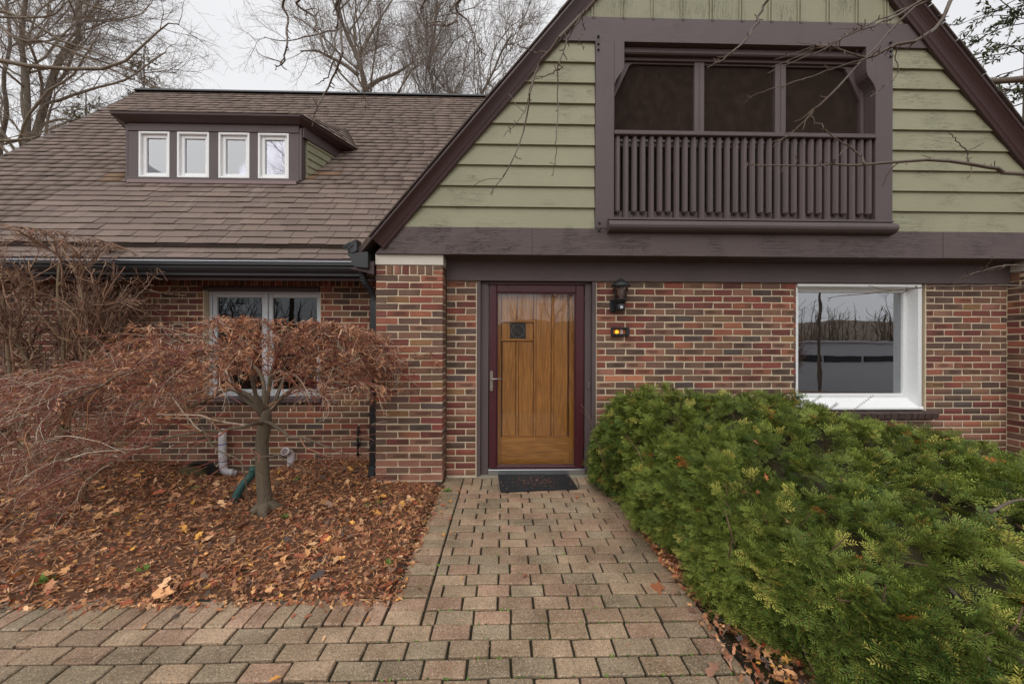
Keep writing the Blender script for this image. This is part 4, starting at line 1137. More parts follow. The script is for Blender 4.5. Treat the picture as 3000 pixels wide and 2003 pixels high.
t_ = NT('limb_bark'); p_ = t_.pos(); n1 = t_.noise(p_, 7, 5, .65)
MT['limb_bark'] = t_.bsdf(t_.mix(n1, S(98, 88, 76), S(146, 134, 118)), .9, t_.bump(n1, .6, .02))
def gp(px, y, z=0.0):     # ground spot under a photo column at depth y
    q = at(px, 1001, y); return (float(q[0]), y, z)
T = {}
def trunk_px(pts, y):
    g = np.array(gp(pts[0][0], y)); q = [at(a, b, y) for a, b in pts[1:]]; st_ = np.linalg.norm(q[1]-q[0]); m = max(1, int(np.linalg.norm(q[0]-g)/st_))
    return [g+(q[0]-g)*k/m for k in range(m)]+q
T['a'] = bare_tree('bare_tree', 'bare tree with straight trunk left of the wing roof', trunk_px([(70, 0), (72, 480), (80, 380), (78, 240), (64, 140), (70, 40), (90, -120), (100, -260)], 9.0), .12, None,
                   n=(16, 150, 1300, 4200))
T['b'] = bare_tree('bare_tree', 'bare tree with trunk leaning right, left of the wing roof', trunk_px([(85, 0), (100, 420), (130, 310), (160, 210), (190, 150), (235, 110), (225, 50), (250, -60), (260, -200)], 10.0), .14, None,
                   n=(16, 150, 1300, 4200), col=(100, 88, 76))
q = at(-420, 1001, 5.0)
lim = [([at(-420, 420, 5), at(-120, 170, 5), at(0, 180, 5), at(120, 198, 5.1), at(250, 203, 5.2), at(340, 195, 5.2), at(400, 150, 5.2), at(450, 105, 5.2), at(490, 70, 5.2), at(525, 72, 5.2)], .06, .010),
       ([at(-420, 200, 5), at(-150, -10, 5), at(0, 85, 5), at(65, 120, 5), at(120, 120, 5.2), at(200, 145, 5.3), at(300, 190, 5.4), at(430, 252, 5.5), at(470, 258, 5.5)], .042, .010),
       ([at(-420, 100, 5), at(-120, 40, 5), at(0, 50, 5), at(130, 50, 5), at(180, 25, 5), at(195, -30, 5)], .035, .010),
       ([at(-420, 300, 5), at(-100, 60, 5), at(40, 40, 5), at(180, 120, 5.2), at(300, 160, 5.4), at(400, 220, 5.5), at(470, 270, 5.5)], .04, .008),
       ([at(-420, 0, 5), at(150, -80, 5), at(240, 5, 5), at(330, 35, 5.1), at(380, 52, 5.1)], .04, .008),
       ([at(-420, 500, 5), at(-100, 420, 5), at(20, 413, 5), at(70, 408, 5), at(105, 403, 5)], .04, .02)]
T['c'] = bare_tree('bare_tree', 'bare tree reaching long low limbs in from the left edge', [(float(q[0])-.4, 5.0, 0), tuple(at(-430, 600, 5)), tuple(at(-420, 300, 5)), tuple(at(-410, 0, 5)), tuple(at(-400, -300, 5))], .26, None,
                   n=(6, 90, 700, 2200), limbs=lim, col=(130, 116, 96), tw=(140, 126, 112), rr=(.03, .009, .0045, .003), L=((2, 4), (.7, 1.6), (.35, .8), (.15, .4)))
T['d'] = bare_tree('bare_tree', 'bare tree with forked trunk above the middle of the roof ridge', trunk_px([(1080, 0), (1078, 290), (1066, 230), (1045, 165), (1020, 110), (1000, 60), (980, -40), (960, -180)], 14.0), .19, None,
                   n=(20, 260, 1900, 5600), L=((3, 6), (1.3, 3), (.6, 1.5), (.3, .8)), tmin=.5,
                   limbs=[([at(1070, 262, 14), at(1110, 235, 14), at(1160, 215, 14), at(1215, 180, 14)], .12, .04), ([at(1048, 220, 14), at(1010, 190, 14), at(960, 165, 14), at(930, 150, 14), at(880, 150, 14)], .10, .03),
                          ([at(1040, 170, 14), at(1060, 150, 14), at(1080, 110, 14), at(1110, 60, 14), at(1150, 0, 14)], .11, .03)])
T['e'] = bare_tree('bare_tree', 'slender many-branched bare tree between forked tree and gable', trunk_px([(1290, 0), (1275, 300), (1268, 250), (1255, 200), (1270, 120), (1280, 40)], 15.0), .12, None,
                   n=(26, 260, 1900, 5600), L=((2.5, 4.5), (1.2, 2.6), (.6, 1.4), (.3, .8)), tmin=.48, upt=.07)
T['f'] = bare_tree('bare_tree', 'bare tree rising just behind the gable rake', trunk_px([(1400, 0), (1400, 300), (1425, 250), (1450, 200), (1470, 150), (1500, 100)], 14.5), .12, None,
                   n=(24, 240, 1800, 5200), L=((2.5, 4.2), (1.2, 2.4), (.6, 1.4), (.3, .8)), tmin=.48, upt=.07)
# conifers -----------------------------------------------------------
def conifer(name, label, base, h, r0, n, L, green, droop=-.06, zmin=.3, sz=.10, dens=12, jit=.14):
    b = np.array(base, float); e = empty(name, tuple(map(float, b)), label, 'tree')
    MB().tube([(0, 0, 0), (0, 0, h*.5), (0, 0, h)], [r0, r0*.6, .02], 8).obj('trunk', 'tree_bark', e, True)
    t = rng.uniform(zmin, 1, n); a = rng.uniform(0, 2*np.pi, n)
    P = np.stack([0*t, 0*t, t*h], 1); D = np.stack([np.cos(a), np.sin(a), .15+0*a], 1)
    A, AR = grow(P, D, L*(1.15-t)*rng.uniform(.7, 1.2, n), 8, jit, (0, 0, 1), droop, .035*(1.2-t), np.full(n, .008))
    p, d, r_, i = spawn(A, AR, n*9, .2, 1, .8, .25)
    B, BR = grow(p, d, rng.uniform(.3, .8, n*9)*L*.25, 4, jit*1.2, (0, 0, 1), -.12, np.full(n*9, .010), np.full(n*9, .005))
    v1, f1 = poly_segs(A, AR, 5); v2, f2 = poly_segs(B, BR, 3)
    v, f, c = merge([(v1, f1, c3(80, 66, 54)), (v2, f2, c3(74, 64, 50))]); np_obj('limbs', v, f, 'far_bark', e, c)
    N = n*9*dens; p, d, r_, i = spawn(B, BR, N, .1, 1, .9, .4)
    d = rnorm(d+rng.normal(0, .4, (N, 3))); s = rnorm(np.cross(d, rng.normal(0, 1, (N, 3))))
    ln = rng.uniform(.5, 1.3, N)[:, None]*sz; wd = ln*.16
    V = np.stack([p, p+d*ln*.5+s*wd, p+d*ln, p+d*ln*.5-s*wd], 1).reshape(-1, 3)
    F = np.arange(N*4).reshape(N, 4)
    np_obj('foliage', V, F, 'needle', e, jcol(c3(*green), N, 4, .28), 'stuff'); return e
T['g'] = bare_tree('bare_tree', 'thin bare tree at the far left, forking low', trunk_px([(5, 0), (0, 430), (20, 330), (10, 230), (30, 130), (20, 20), (10, -120)], 11.0), .10, None,
                   n=(18, 150, 1200, 3600), tmin=.4)
conifer('conifer_tree', 'dark conifer with drooping sprays beyond the right rake', gp(3010, 7.0), 16, .2, 44, 3.6, (70, 78, 44), dens=14, zmin=.45, sz=.16)
conifer('conifer_tree', 'thin conifer tops peeping over the wing roof at its left end', gp(420, 13.0), 15.2, .10, 50, 2.2, (124, 118, 80), dens=4, zmin=.6, sz=.16)
conifer('conifer_tree', 'small greenish conifer low behind the left slope of the roof', gp(250, 12.0), 12.4, .10, 44, 2.4, (126, 120, 80), dens=4, zmin=.5, sz=.16)
# broken limb poking out past the right rake
bl = empty('tree_limb_stub', tuple(map(float, gp(3120, 6.0))), 'pale bare trunk with a level limb past the right rake', 'tree')
b_ = np.array(bl.location); MB().tube([np.array(gp(3120, 6.0))-b_, at(3110, 600, 6)-b_, at(3100, 200, 6)-b_, at(3090, -100, 6)-b_], [.22, .18, .15, .1], 9).obj('trunk', 'tree_bark', bl, True)
MB().tube([at(3105, 222, 6)-b_, at(3000, 232, 6)-b_, at(2925, 238, 5.9)-b_, at(2890, 240, 5.9)-b_], [.11, .09, .075, .06], 8).obj('limb', 'tree_bark', bl, True)

# ------------------------------------------------------------------ crab apple hanging over the path, trunk outside the view
ce = empty('crab_apple_tree', (4.7, -2.9, 0), 'bare spur-twigged tree dangling thin branches over the path and gable', 'tree')
cb0 = np.array([4.7, -2.9, 0.])
MB().tube(spline([(4.7, -2.9, 0), (4.62, -2.85, .9), (4.5, -2.75, 1.8), (4.3, -2.6, 2.5), (4.05, -2.5, 2.9)], 12)-cb0, list(np.linspace(.13, .07, 12)), 10).obj('trunk', 'tree_bark', ce, True)
def wpx(pts, y): return [at(a, b, y+.05*math.sin(i*2.1)) for i, (a, b) in enumerate(pts)]
ov = (4.05, -2.5, 2.9)
top = [(3.2, -2.35, 3.55), (2.0, -2.2, 3.8), (.8, -2.1, 3.85), (-.4, -2.05, 3.8), (-1.5, -2.1, 3.6)]
cur = [([ov]+top, .06, .018),
       ([(4.5, -2.75, 1.8), (3.9, -2.3, 2.25)]+wpx([(3000, 512), (2900, 490), (2750, 470), (2560, 480), (2450, 482), (2300, 486), (2190, 482)], -1.6), .022, .004),
       (wpx([(2535, 480), (2505, 440), (2440, 400), (2375, 340)], -1.6), .008, .004),
       (wpx([(2830, 482), (2835, 445), (2780, 390)], -1.6), .006, .003),
       ([(4.3, -2.6, 2.5), (3.4, -2.2, 3.0)]+wpx([(2860, -60), (2760, 60), (2710, 105), (2600, 145), (2540, 170), (2440, 140), (2390, 137), (2270, 175)], -1.7), .02, .003),
       ([(3.2, -2.35, 3.55)]+wpx([(2760, -20), (2600, 60), (2510, 95), (2400, 150), (2250, 215)], -1.75), .012, .003),
       ([(3.2, -2.35, 3.55)]+wpx([(2720, 0), (2560, 150), (2440, 270), (2370, 340), (2300, 405), (2265, 415)], -1.65), .012, .003),
       (wpx([(2545, 168), (2400, 215), (2280, 255), (2190, 285)], -1.7), .006, .0025),
       ([(3.2, -2.35, 3.55)]+wpx([(2740, -10), (2620, 40), (2500, 90), (2430, 128), (2260, 198)], -1.7), .009, .003),
       (wpx([(2620, 130), (2625, 220), (2550, 285)], -1.7), .004, .0025),
       ([(2.0, -2.2, 3.8)]+wpx([(2262, -15), (2215, 75), (2150, 150), (2100, 185), (2072, 197)], -1.75), .012, .004),
       ([(4.5, -2.75, 1.7), (3.9, -2.2, 1.75)]+wpx([(3000, 841), (2850, 836), (2700, 843), (2560, 858), (2424, 873)], -1.3), .014, .003),
       ([(4.55, -2.75, 1.75), (3.9, -2.2, 1.85)]+wpx([(3000, 780), (2920, 782), (2860, 800), (2805, 817)], -1.3), .012, .003),
       ([(.8, -2.1, 3.85)]+wpx([(1760, -20), (1700, 50), (1640, 105), (1600, 165), (1570, 210), (1555, 260), (1548, 310), (1530, 400), (1500, 470), (1470, 520), (1435, 570)], -1.9), .014, .0025),
       (wpx([(1705, 42), (1660, 120), (1640, 190), (1630, 205), (1590, 225), (1562, 237)], -1.9), .007, .003),
       (wpx([(1632, 203), (1634, 310), (1630, 400), (1626, 470), (1620, 515)], -1.9), .005, .002),
       (wpx([(1556, 250), (1540, 320), (1510, 360), (1475, 402)], -1.9), .004, .002),
       (wpx([(1704, 40), (1710, 90), (1692, 118), (1712, 140)], -1.9), .004, .002),
       (wpx([(1602, 155), (1560, 150), (1510, 130), (1445, 100)], -1.9), .005, .002),
       ([(-.4, -2.05, 3.8)]+wpx([(1005, -20), (1000, 60), (1000, 150), (985, 210), (950, 280), (930, 310), (915, 355)], -2.0), .012, .003),
       (wpx([(998, 0), (985, 90), (975, 170), (955, 230), (925, 248)], -2.0), .007, .0025),
       ([(-.4, -2.05, 3.8)]+wpx([(860, -30), (845, 60), (840, 130), (830, 185), (808, 195)], -2.05), .01, .003),
       ([(-.4, -2.05, 3.8)]+wpx([(890, -20), (920, 50), (945, 130), (962, 165)], -2.05), .009, .003),
       ([(.0, -2.05, 3.82)]+wpx([(1262, -20), (1235, 35), (1200, 80)], -2.0), .009, .003),
       ([(.4, -2.08, 3.84)]+wpx([(1362, -15), (1345, 40), (1320, 72), (1290, 72), (1250, 62)], -2.05), .010, .004),
       ([(.4, -2.08, 3.84)]+wpx([(1358, -10), (1372, 60), (1395, 110), (1412, 170)], -2.0), .008, .003),
       ([(-.4, -2.05, 3.8)]+wpx([(1065, -20), (1070, 100), (1060, 190), (1070, 300), (1068, 330)], -1.7), .005, .002)]
A, AR = curve_arr(cur, 22); AR[1:] *= .75
A[:, 1:-1] += rng.normal(0, .004, A[:, 1:-1].shape)
n = 300; p, d, r_, i = spawn(A[1:], AR[1:], n, .15, 1, 1.0, .3)
B, BR = grow(p, d, rng.uniform(.015, .05, n), 3, .25, (0, 0, 1), .05, np.minimum(r_*.8, .0035), np.full(n, .0022))
n = 34; p, d, r_, i = spawn(A[1:], AR[1:], n, .3, .95, .8, .25)
Cq, CR = grow(p, d, rng.uniform(.07, .2, n), 6, .2, (0, 0, -1), .02, np.minimum(r_*.8, .003), np.full(n, .0018))
for a_, r__ in zip(A, AR): 
    v, f = poly_segs(a_[None], r__[None], 7); np_obj('branch', v-cb0, f, 'twig', ce, c3(100, 86, 74))  # branch colour darkened to look backlit against the sky
v, f, c = merge([(v-cb0, f, c) for v, f, c in ((*poly_segs(B, BR, 5), c3(104, 82, 68)), (*poly_segs(Cq, CR, 5), c3(118, 98, 82)))])
np_obj('spurs', v, f, 'twig', ce, c, 'stuff')
# ------------------------------------------------------------------ weeping maple
def strips(p, d, ln, wd, col, curl=.5):
    """thin curled dry leaf lobes: two quads each"""
    N = len(p); s = rnorm(np.cross(d, rng.normal(0, 1, (N, 3)))); up = np.cross(s, d)
    ln = np.asarray(ln)[:, None]; wd = np.asarray(wd)[:, None]; cu = rng.normal(0, abs(curl), (N, 1))
    m = p+d*ln*.5+up*ln*cu*.25; t = p+d*ln*.9+up*ln*cu
    V = np.stack([p-s*wd*.3, p+s*wd*.3, m+s*wd, m-s*wd, t+s*wd*.25, t-s*wd*.25], 1).reshape(-1, 3)
    b = (np.arange(N)*6)[:, None, None]
    F = (np.array([[0, 1, 2, 3], [3, 2, 4, 5]])[None]+b).reshape(-1, 4)
    return V, F, np.repeat(col, 6, 0)
mb = np.array([-2.06, -.87, .05])
me_ = empty('weeping_maple', tuple(mb), 'weeping laceleaf maple with tangled red twigs and withered leaves', 'tree')
t_ = NT('maple_bark'); p_ = t_.pos(); n1 = t_.noise(t_.mapv(p_, (9, 9, 1.2)), 5, 6, .7, .5); n2 = t_.noise(p_, 60, 4)
cm = t_.mix(n1, S(76, 64, 50), S(128, 114, 96)); cm = t_.mix(t_.math('MULTIPLY', t_.ramp(t_.noise(p_, 3.5, 3), .52, .7), .4), cm, S(92, 92, 62))
MT['maple_bark'] = t_.bsdf(cm, .88, t_.bump(t_.math('ADD', n1, n2), .9, .01))
Y0 = -.87
tp = spline([at(780, 1530, Y0)-np.array([0, 0, .06]), at(778, 1480, Y0), at(770, 1400, Y0), at(768, 1300, Y0), at(776, 1240, Y0), at(782, 1200, Y0)], 16)
tr = [.12, .085, .07, .066, .064, .062, .06, .058, .057, .057, .058, .06, .058, .052, .045, .04]
MB().tube(tp-mb, [q*.86 for q in tr], 14).obj('trunk', 'maple_bark', me_, True)
rt = MB()
for a in (.2, 1.5, 2.6, 3.7, 5.0): rt.tube(spline([(0, 0, .05), (.08*math.cos(a), .08*math.sin(a), .015), (.15*math.cos(a+.3), .15*math.sin(a+.3), -.04)], 6)+(tp[0]-mb)*np.array([1, 1, 0]), [.06, .05, .045, .035, .025, .015], 7)
rt.obj('roots', 'maple_bark', me_, True)
def L_(pts): return [at(a, b, y) for a, b, y in pts]
f0 = (775, 1222, -.87)
ml = [(L_([f0, (720, 1160, -.9), (650, 1150, -.9), (560, 1195, -.85), (430, 1240, -.8), (300, 1290, -.8), (140, 1350, -.8)]), .04, .008),
      (L_([f0, (680, 1130, -.85), (620, 1080, -.8), (540, 1062, -.8), (480, 1080, -.8), (330, 1120, -.85), (150, 1130, -.9)]), .038, .007),
      (L_([f0, (830, 1165, -.8), (880, 1125, -.8), (930, 1105, -.75), (1000, 1115, -.7), (1055, 1160, -.7)]), .035, .007),
      (L_([f0, (792, 1120, -.8), (803, 1040, -.75), (840, 1000, -.7), (900, 968, -.65), (980, 980, -.6)]), .034, .006),
      (L_([f0, (735, 1100, -1.0), (742, 1050, -1.05), (700, 1030, -1.1), (640, 1028, -1.1), (560, 1060, -1.15)]), .03, .006),
      (L_([(770, 1240, -.9), (720, 1245, -1.1), (640, 1265, -1.2), (560, 1275, -1.25), (460, 1300, -1.25), (330, 1350, -1.3)]), .03, .006),
      (L_([(777, 1235, -.9), (860, 1262, -1.0), (930, 1285, -1.0), (1000, 1325, -.95)]), .026, .006),
      (L_([f0, (760, 1110, -.5), (700, 1040, -.35), (600, 1010, -.25), (500, 1045, -.25), (380, 1100, -.25)]), .032, .006),
      (L_([f0, (850, 1100, -.5), (930, 1030, -.4), (1010, 1005, -.35), (1060, 1040, -.3)]), .03, .006),
      (L_([(540, 1062, -.8), (430, 1045, -.6), (300, 1085, -.5), (150, 1130, -.5), (0, 1190, -.6), (-120, 1260, -.7)]), .022, .005),
      (L_([(480, 1080, -.82), (360, 1100, -1.1), (200, 1180, -1.2), (50, 1230, -1.25), (-80, 1300, -1.3)]), .02, .005),
      (L_([(590, 1250, -1.2), (640, 1290, -1.3), (720, 1340, -1.35), (735, 1420, -1.3), (737, 1450, -1.28)]), .010, .006),
      (L_([(735, 1345, -1.35), (800, 1350, -1.35), (880, 1390, -1.3), (940, 1430, -1.25)]), .008, .004),
      (L_([(560, 1195, -.85), (480, 1110, -1.0), (470, 1060, -1.0)]), .012, .007),
      (L_([(330, 1350, -1.3), (270, 1400, -1.3), (250, 1470, -1.25), (245, 1500, -1.2)]), .010, .007)]
A, AR = curve_arr(ml, 20); AR *= .58
A[:, 1:] += np.cumsum(rng.normal(0, .009, A[:, 1:].shape), 1)
def out_dir(p, d, k, dz):     # spread sideways from the crown's middle
    c = np.array([-2.5, -.75, 1.0]); o = p-c; o[:, 2] = dz; return rnorm(rnorm(d)+rnorm(o)*k)
n = 300; p, d, r_, i = spawn(A[:12], AR[:12], n, .2, 1, .6, .3); d = out_dir(p, d, .8, .35)
B, BR = grow(p, d, rng.uniform(.25, .60, n), 9, .17, (0, 0, -1), .07, np.minimum(r_*.6, .008), np.full(n, .003))
def clear_trunk(P, Rr, keepf=.20):    # the stem stands clear under the crown
    m = ((P[:, -1, 0] > -2.75) & (P[:, -1, 2] < .93)) | ((np.abs(P[:, :, 0]+2.06) < .34) & (P[:, :, 2] < .80) & (P[:, :, 1] < -.7)).any(1)
    k = ~m | (rng.random(len(P)) < keepf); return P[k], Rr[k]
B, BR = clear_trunk(B, BR)
n = 2000; p, d, r_, i = spawn(B, BR, n, .08, 1, .6, .3); d = out_dir(p, d, .5, .15)
Cq, CR = grow(p, d, rng.uniform(.14, .42, n), 6, .2, (0, 0, -1), .11, np.minimum(r_*.7, .0032), np.full(n, .0016))
Cq, CR = clear_trunk(Cq, CR, .32)
n = 8600; p, d, r_, i = spawn(np.concatenate([Cq]), CR, n, .05, 1, .6, .3)
Dq, DR = grow(p, d, rng.uniform(.05, .22, n), 3, .24, (0, 0, -1), .10, np.minimum(r_*.9, .0019), np.full(n, .0009))
def lift(P):   # keep twigs off the ground and inside the crown's top outline
    x, z = P[..., 0], P[..., 2]
    zt = np.interp(x, [-5.2, -4.2, -3.4, -2.8, -2.2, -1.6, -1.2, -.9], [.98, 1.20, 1.40, 1.58, 1.68, 1.68, 1.58, 1.40])
    P[..., 2] = np.where(z > zt, zt-(z-zt)*.25, z); z = P[..., 2]
    zl = np.interp(x, [-5.0, -3.6, -2.9, -2.5, -2.0, -1.4, -1.0], [.22, .28, .42, .62, .70, .62, .70])
    zl = zl*np.where(x < -2.9, rng.uniform(.45, 1.12, (len(P), 1)), rng.uniform(.8, 1.35, (len(P), 1)))
    P[..., 2] = np.where(z < zl, zl+(z-zl)*.25, z)
Dq, DR = clear_trunk(Dq, DR, .45)
for Q in (B, Cq, Dq): lift(Q)
for Q in (B, Cq, Dq):
    Q[..., 1] = np.minimum(Q[..., 1], .42)
for q_, (a_, r__) in enumerate(zip(A, AR)): MB().tube(a_-mb, list(r__), 8).obj('limb', 'maple_bark', me_, True)
pal = np.stack([c3(146, 80, 66), c3(126, 66, 62), c3(166, 116, 82), c3(200, 182, 160), c3(150, 104, 80), c3(118, 92, 78)])
def twc(Q, k, w): 
    m = Q.shape[1]-1; ix = rng.choice(len(pal), len(Q), p=w); return np.repeat(pal[ix], m*2*k, 0)
w1 = [.24, .22, .16, .14, .12, .12]; w2 = [.2, .22, .14, .22, .12, .10]
parts = [(*poly_segs(B, BR, 5), twc(B, 5, w1)), (*poly_segs(Cq, CR, 3), twc(Cq, 3, w1)), (*poly_segs(Dq, DR, 3), twc(Dq, 3, w2))]
v, f, c = merge(parts); np_obj('crown', v-mb, f, 'twig', me_, c)
# withered leaves, thick towards the top of the crown
def leaf_pts(n):
    wt_ = np.interp(Dq[:, -1, 2], [.4, .9, 1.15, 1.6], [.05, .18, 1.0, 1.6])*np.interp(Dq[:, -1, 0], [-4.6, -3.2, -2.6, -1.0], [.45, .8, 1.2, 1.2])
    return spawn(Dq, DR, n, .3, 1, .9, .4, wt_)
n = 4400; p, d, r_, i = leaf_pts(n); k = 4
p = np.repeat(p, k, 0)+rng.normal(0, .008, (n*k, 3)); d = rnorm(np.repeat(d, k, 0)+rng.normal(0, .7, (n*k, 3))+np.array([0, 0, -.5]))
lp = np.stack([c3(176, 122, 86), c3(156, 106, 78), c3(192, 142, 104), c3(138, 92, 70), c3(206, 164, 130)])
col = np.repeat(lp[rng.choice(5, n, p=[.3, .28, .18, .16, .08])], k, 0)*np.clip(rng.normal(1, .15, (n*k, 1)), .6, 1.4)
v, f, c = strips(p, d, rng.uniform(.02, .05, n*k), rng.uniform(.0022, .0055, n*k), col, .6)
o = np_obj('withered_leaves', v-mb, f, 'leaf', me_, c, 'stuff')

# ------------------------------------------------------------------ clipped bare shrub
sb = np.array([-4.78, .0, -.02])
se = empty('clipped_shrub', tuple(sb), 'tall clipped bare shrub with tan twigs before the wing wall', 'shrub')
n = 17; ba = rng.uniform(0, 6.28, n); pb = sb+np.stack([.16*np.cos(ba), .10*np.sin(ba), np.zeros(n)], 1)
db = np.stack([rng.uniform(-.55, .62, n), rng.uniform(-.30, .25, n), np.full(n, 1.0)], 1)
A, AR = grow(pb, db, rng.uniform(1.7, 2.4, n), 10, .10, (0, 0, 1), .05, rng.uniform(.015, .028, n), np.full(n, .009))
n = 150; p, d, r_, i = spawn(A, AR, n, .35, 1, .65, .25)
B, BR = grow(p, d, rng.uniform(.4, .9, n), 8, .16, (0, 0, 1), .08, np.minimum(r_*.7, .012), np.full(n, .005))
n = 900; p, d, r_, i = spawn(B, BR, n, .2, 1, .7, .3)
Cq, CR = grow(p, d, rng.uniform(.14, .4, n), 5, .2, (0, 0, 1), .05, np.minimum(r_*.75, .006), np.full(n, .003))
n = 4000; p, d, r_, i = spawn(Cq, CR, n, .2, 1, .75, .3, (np.linalg.norm(np.diff(Cq, axis=1), axis=2).sum(1))*np.interp(Cq[:, -1, 2], [1.2, 1.9, 2.5], [.15, 1.0, 2.2]))
Dq2, DR2 = grow(p, d, rng.uniform(.05, .15, n), 3, .22, (0, 0, 1), .05, np.minimum(r_*.95, .0042), np.full(n, .0028))
def dome(P):
    x, z = P[..., 0], P[..., 2]; yy = P[..., 1]
    zt = np.interp(x, [-6.6, -5.9, -5.2, -4.6, -4.1, -3.75, -3.5], [2.70, 2.76, 2.74, 2.68, 2.52, 2.28, 1.95])-.2*np.abs(yy)
    P[..., 2] = np.where(z > zt, zt-(z-zt)*.12, z)
    P[..., 0] = np.where(x > -3.62, -3.62-(x+3.62)*.2, x)
    P[..., 1] = np.clip(yy, -.75, .46)
for Q in (B, Cq, Dq2): dome(Q)
for a_, r__ in zip(A, AR):
    v, f = poly_segs(a_[None], r__[None], 7); np_obj('stem', v-sb, f, 'bark', se, c3(142, 124, 100))
parts = []
for Q, QR, k in ((B, BR, 5), (Cq, CR, 3), (Dq2, DR2, 3)):
    pl2 = np.stack([c3(148, 114, 92), c3(124, 94, 78), c3(184, 150, 122), c3(104, 78, 66)])
    m = Q.shape[1]-1; v, f = poly_segs(Q, QR, k); parts.append((v, f, np.repeat(pl2[rng.choice(4, len(Q), p=[.35, .3, .2, .15])], m*2*k, 0)))
v, f, c = merge(parts); np_obj('twigs', v-sb, f, 'twig', se, c)
n = 110; p, d, r_, i = spawn(Cq, CR, n, .3, 1, .9, .4)
v, f, c = strips(p, rnorm(d+np.array([0, 0, -.6])), rng.uniform(.03, .07, n), rng.uniform(.01, .02, n), jcol(c3(126, 82, 58), n, 1, .25), .4)
np_obj('dead_leaves', v-sb, f, 'leaf', se, c, 'stuff')

# ------------------------------------------------------------------ yew hedge
def xe(y): return np.interp(y, [-3.2, -2.6, -1.9, -1.0, -.5, -.1], [1.52, 1.40, 1.12, 1.03, .94, .94])
def bump2(x, y): return .05*np.sin(4.1*x+1.3)*np.cos(3.7*y+.5)+.035*np.sin(9.3*x+y*5.1)+.03*np.cos(8.1*y-x*3.3)+.035*np.sin(19*x+3*y)*np.sin(17*y-4*x)
def H(x, y):
    h = np.interp(x, [.9, 1.3, 1.8, 2.6, 3.4, 4.2, 5.0, 6.4], [.90, .97, .97, .93, .76, .54, .40, .32])
    h = h*np.interp(y, [-3.2, -2.7, -2.2, -1.7, -1.1, -.5, -.1], [.34, .42, .60, .78, .93, 1.0, .95])+bump2(x, y)
    t = np.clip((x-xe(y))/.42, 0, 1); s = (1-(1-t)**2.6)**.5
    tb = np.clip((-.02-y)/.12, 0, 1)
    return np.maximum(h*s*(.4+.6*tb), .0)
yb_ = np.array([3.0, -1.2, .0])
ye = empty('yew_hedge', tuple(yb_), 'spreading dark green yew hedge mounded beside the brick path', 'hedge')
def sprig(seed, nm=11, ns=6, wk=1.0):
    r_ = np.random.default_rng(seed); V = []; C = []
    def stem(o, d, L, n):
        d = d/np.linalg.norm(d); s = np.cross(d, [0, 0, 1.]); s /= np.linalg.norm(s); u = np.cross(s, d)
        bend = r_.uniform(-.25, .1)
        for i in range(n):
            t = (i+.3)/n; q = o+d*L*t+u*L*bend*t*t
            for sd in (-1, 1):
                l = .024*(1-.45*t**3)*r_.uniform(.85, 1.15); a = 1.15-.5*t+r_.normal(0, .12)
                nd = d*math.cos(a)+s*sd*math.sin(a)+u*r_.normal(.22, .15); nd /= np.linalg.norm(nd)
                w_ = np.cross(nd, u); w_ /= np.linalg.norm(w_)
                V.append([q, q+nd*l*.45+w_*.0023*wk, q+nd*l, q+nd*l*.45-w_*.0023*wk])
                C.append([.85+.35*t]*4)
        q = o+d*L*.5; V.append([o-s*.0012, o+s*.0012, o+d*L*.95+u*L*bend*.9+s*.0006, o+d*L*.95+u*L*bend*.9-s*.0006]); C.append([-1]*4)
    L = r_.uniform(.075, .11)
    stem(np.zeros(3), np.array([1., 0, 0]), L, nm)
    for sd in (-1, 1):
        t = r_.uniform(.25, .5); a = r_.uniform(.6, .9)
        stem(np.array([L*t, 0, 0]), np.array([math.cos(a), sd*math.sin(a), r_.uniform(-.1, .2)]), L*r_.uniform(.45, .65), ns)
    return np.array(V).reshape(-1, 3), np.array(C).ravel()
SP = [sprig(i) for i in range(7)]+[sprig(i, 7, 4, 1.5) for i in range(20, 25)]
pos, dr, tint = [], [], []
def nrm_at(x, y):
    e = .03; gx_ = (H(x+e, y)-H(x-e, y))/(2*e); gy_ = (H(x, y+e)-H(x, y-e))/(2*e)
    return rnorm(np.stack([-gx_, -gy_, np.ones_like(x)], 1))
KC = 5; N = 2750
x = rng.uniform(.93, 6.2, N*3); y = rng.uniform(-2.85, -.02, N*3)
dens = 1/np.maximum(.6, np.hypot(x, y+3.97)-.6)      # nearer foliage shows larger, so more of it is kept
keep = rng.random(N*3) < dens*1.0; x, y = x[keep][:N], y[keep][:N]
h = H(x, y); ok = h > .10; hole = np.sin(7.3*x+1.0+2*np.sin(3*y))*np.sin(8.1*y+x*2.2)+.35*np.sin(23*x-11*y); ok &= hole < .93; x, y, h = x[ok], y[ok], h[ok]
gap = .5+.5*np.sin(5.3*x+2.0)*np.sin(6.1*y+x*2); 
dp = .03+rng.exponential(.035, len(x))+np.where(gap < .12, .08, 0)
nn = nrm_at(x, y); P = np.stack([x, y, h], 1)-nn*dp[:, None]
ax_ = rnorm(nn*.8+rng.normal(0, .35, (len(x), 3))+np.array([-.05, -.3, .0]))      # each shoot throws a whorl of sprays
P = np.repeat(P, KC, 0)+rng.normal(0, .018, (len(x)*KC, 3)); dd = rnorm(np.repeat(ax_, KC, 0)*.75+rng.normal(0, .5, (len(x)*KC, 3)))
shoot = np.repeat(rng.normal(0, .22, len(x)), KC)
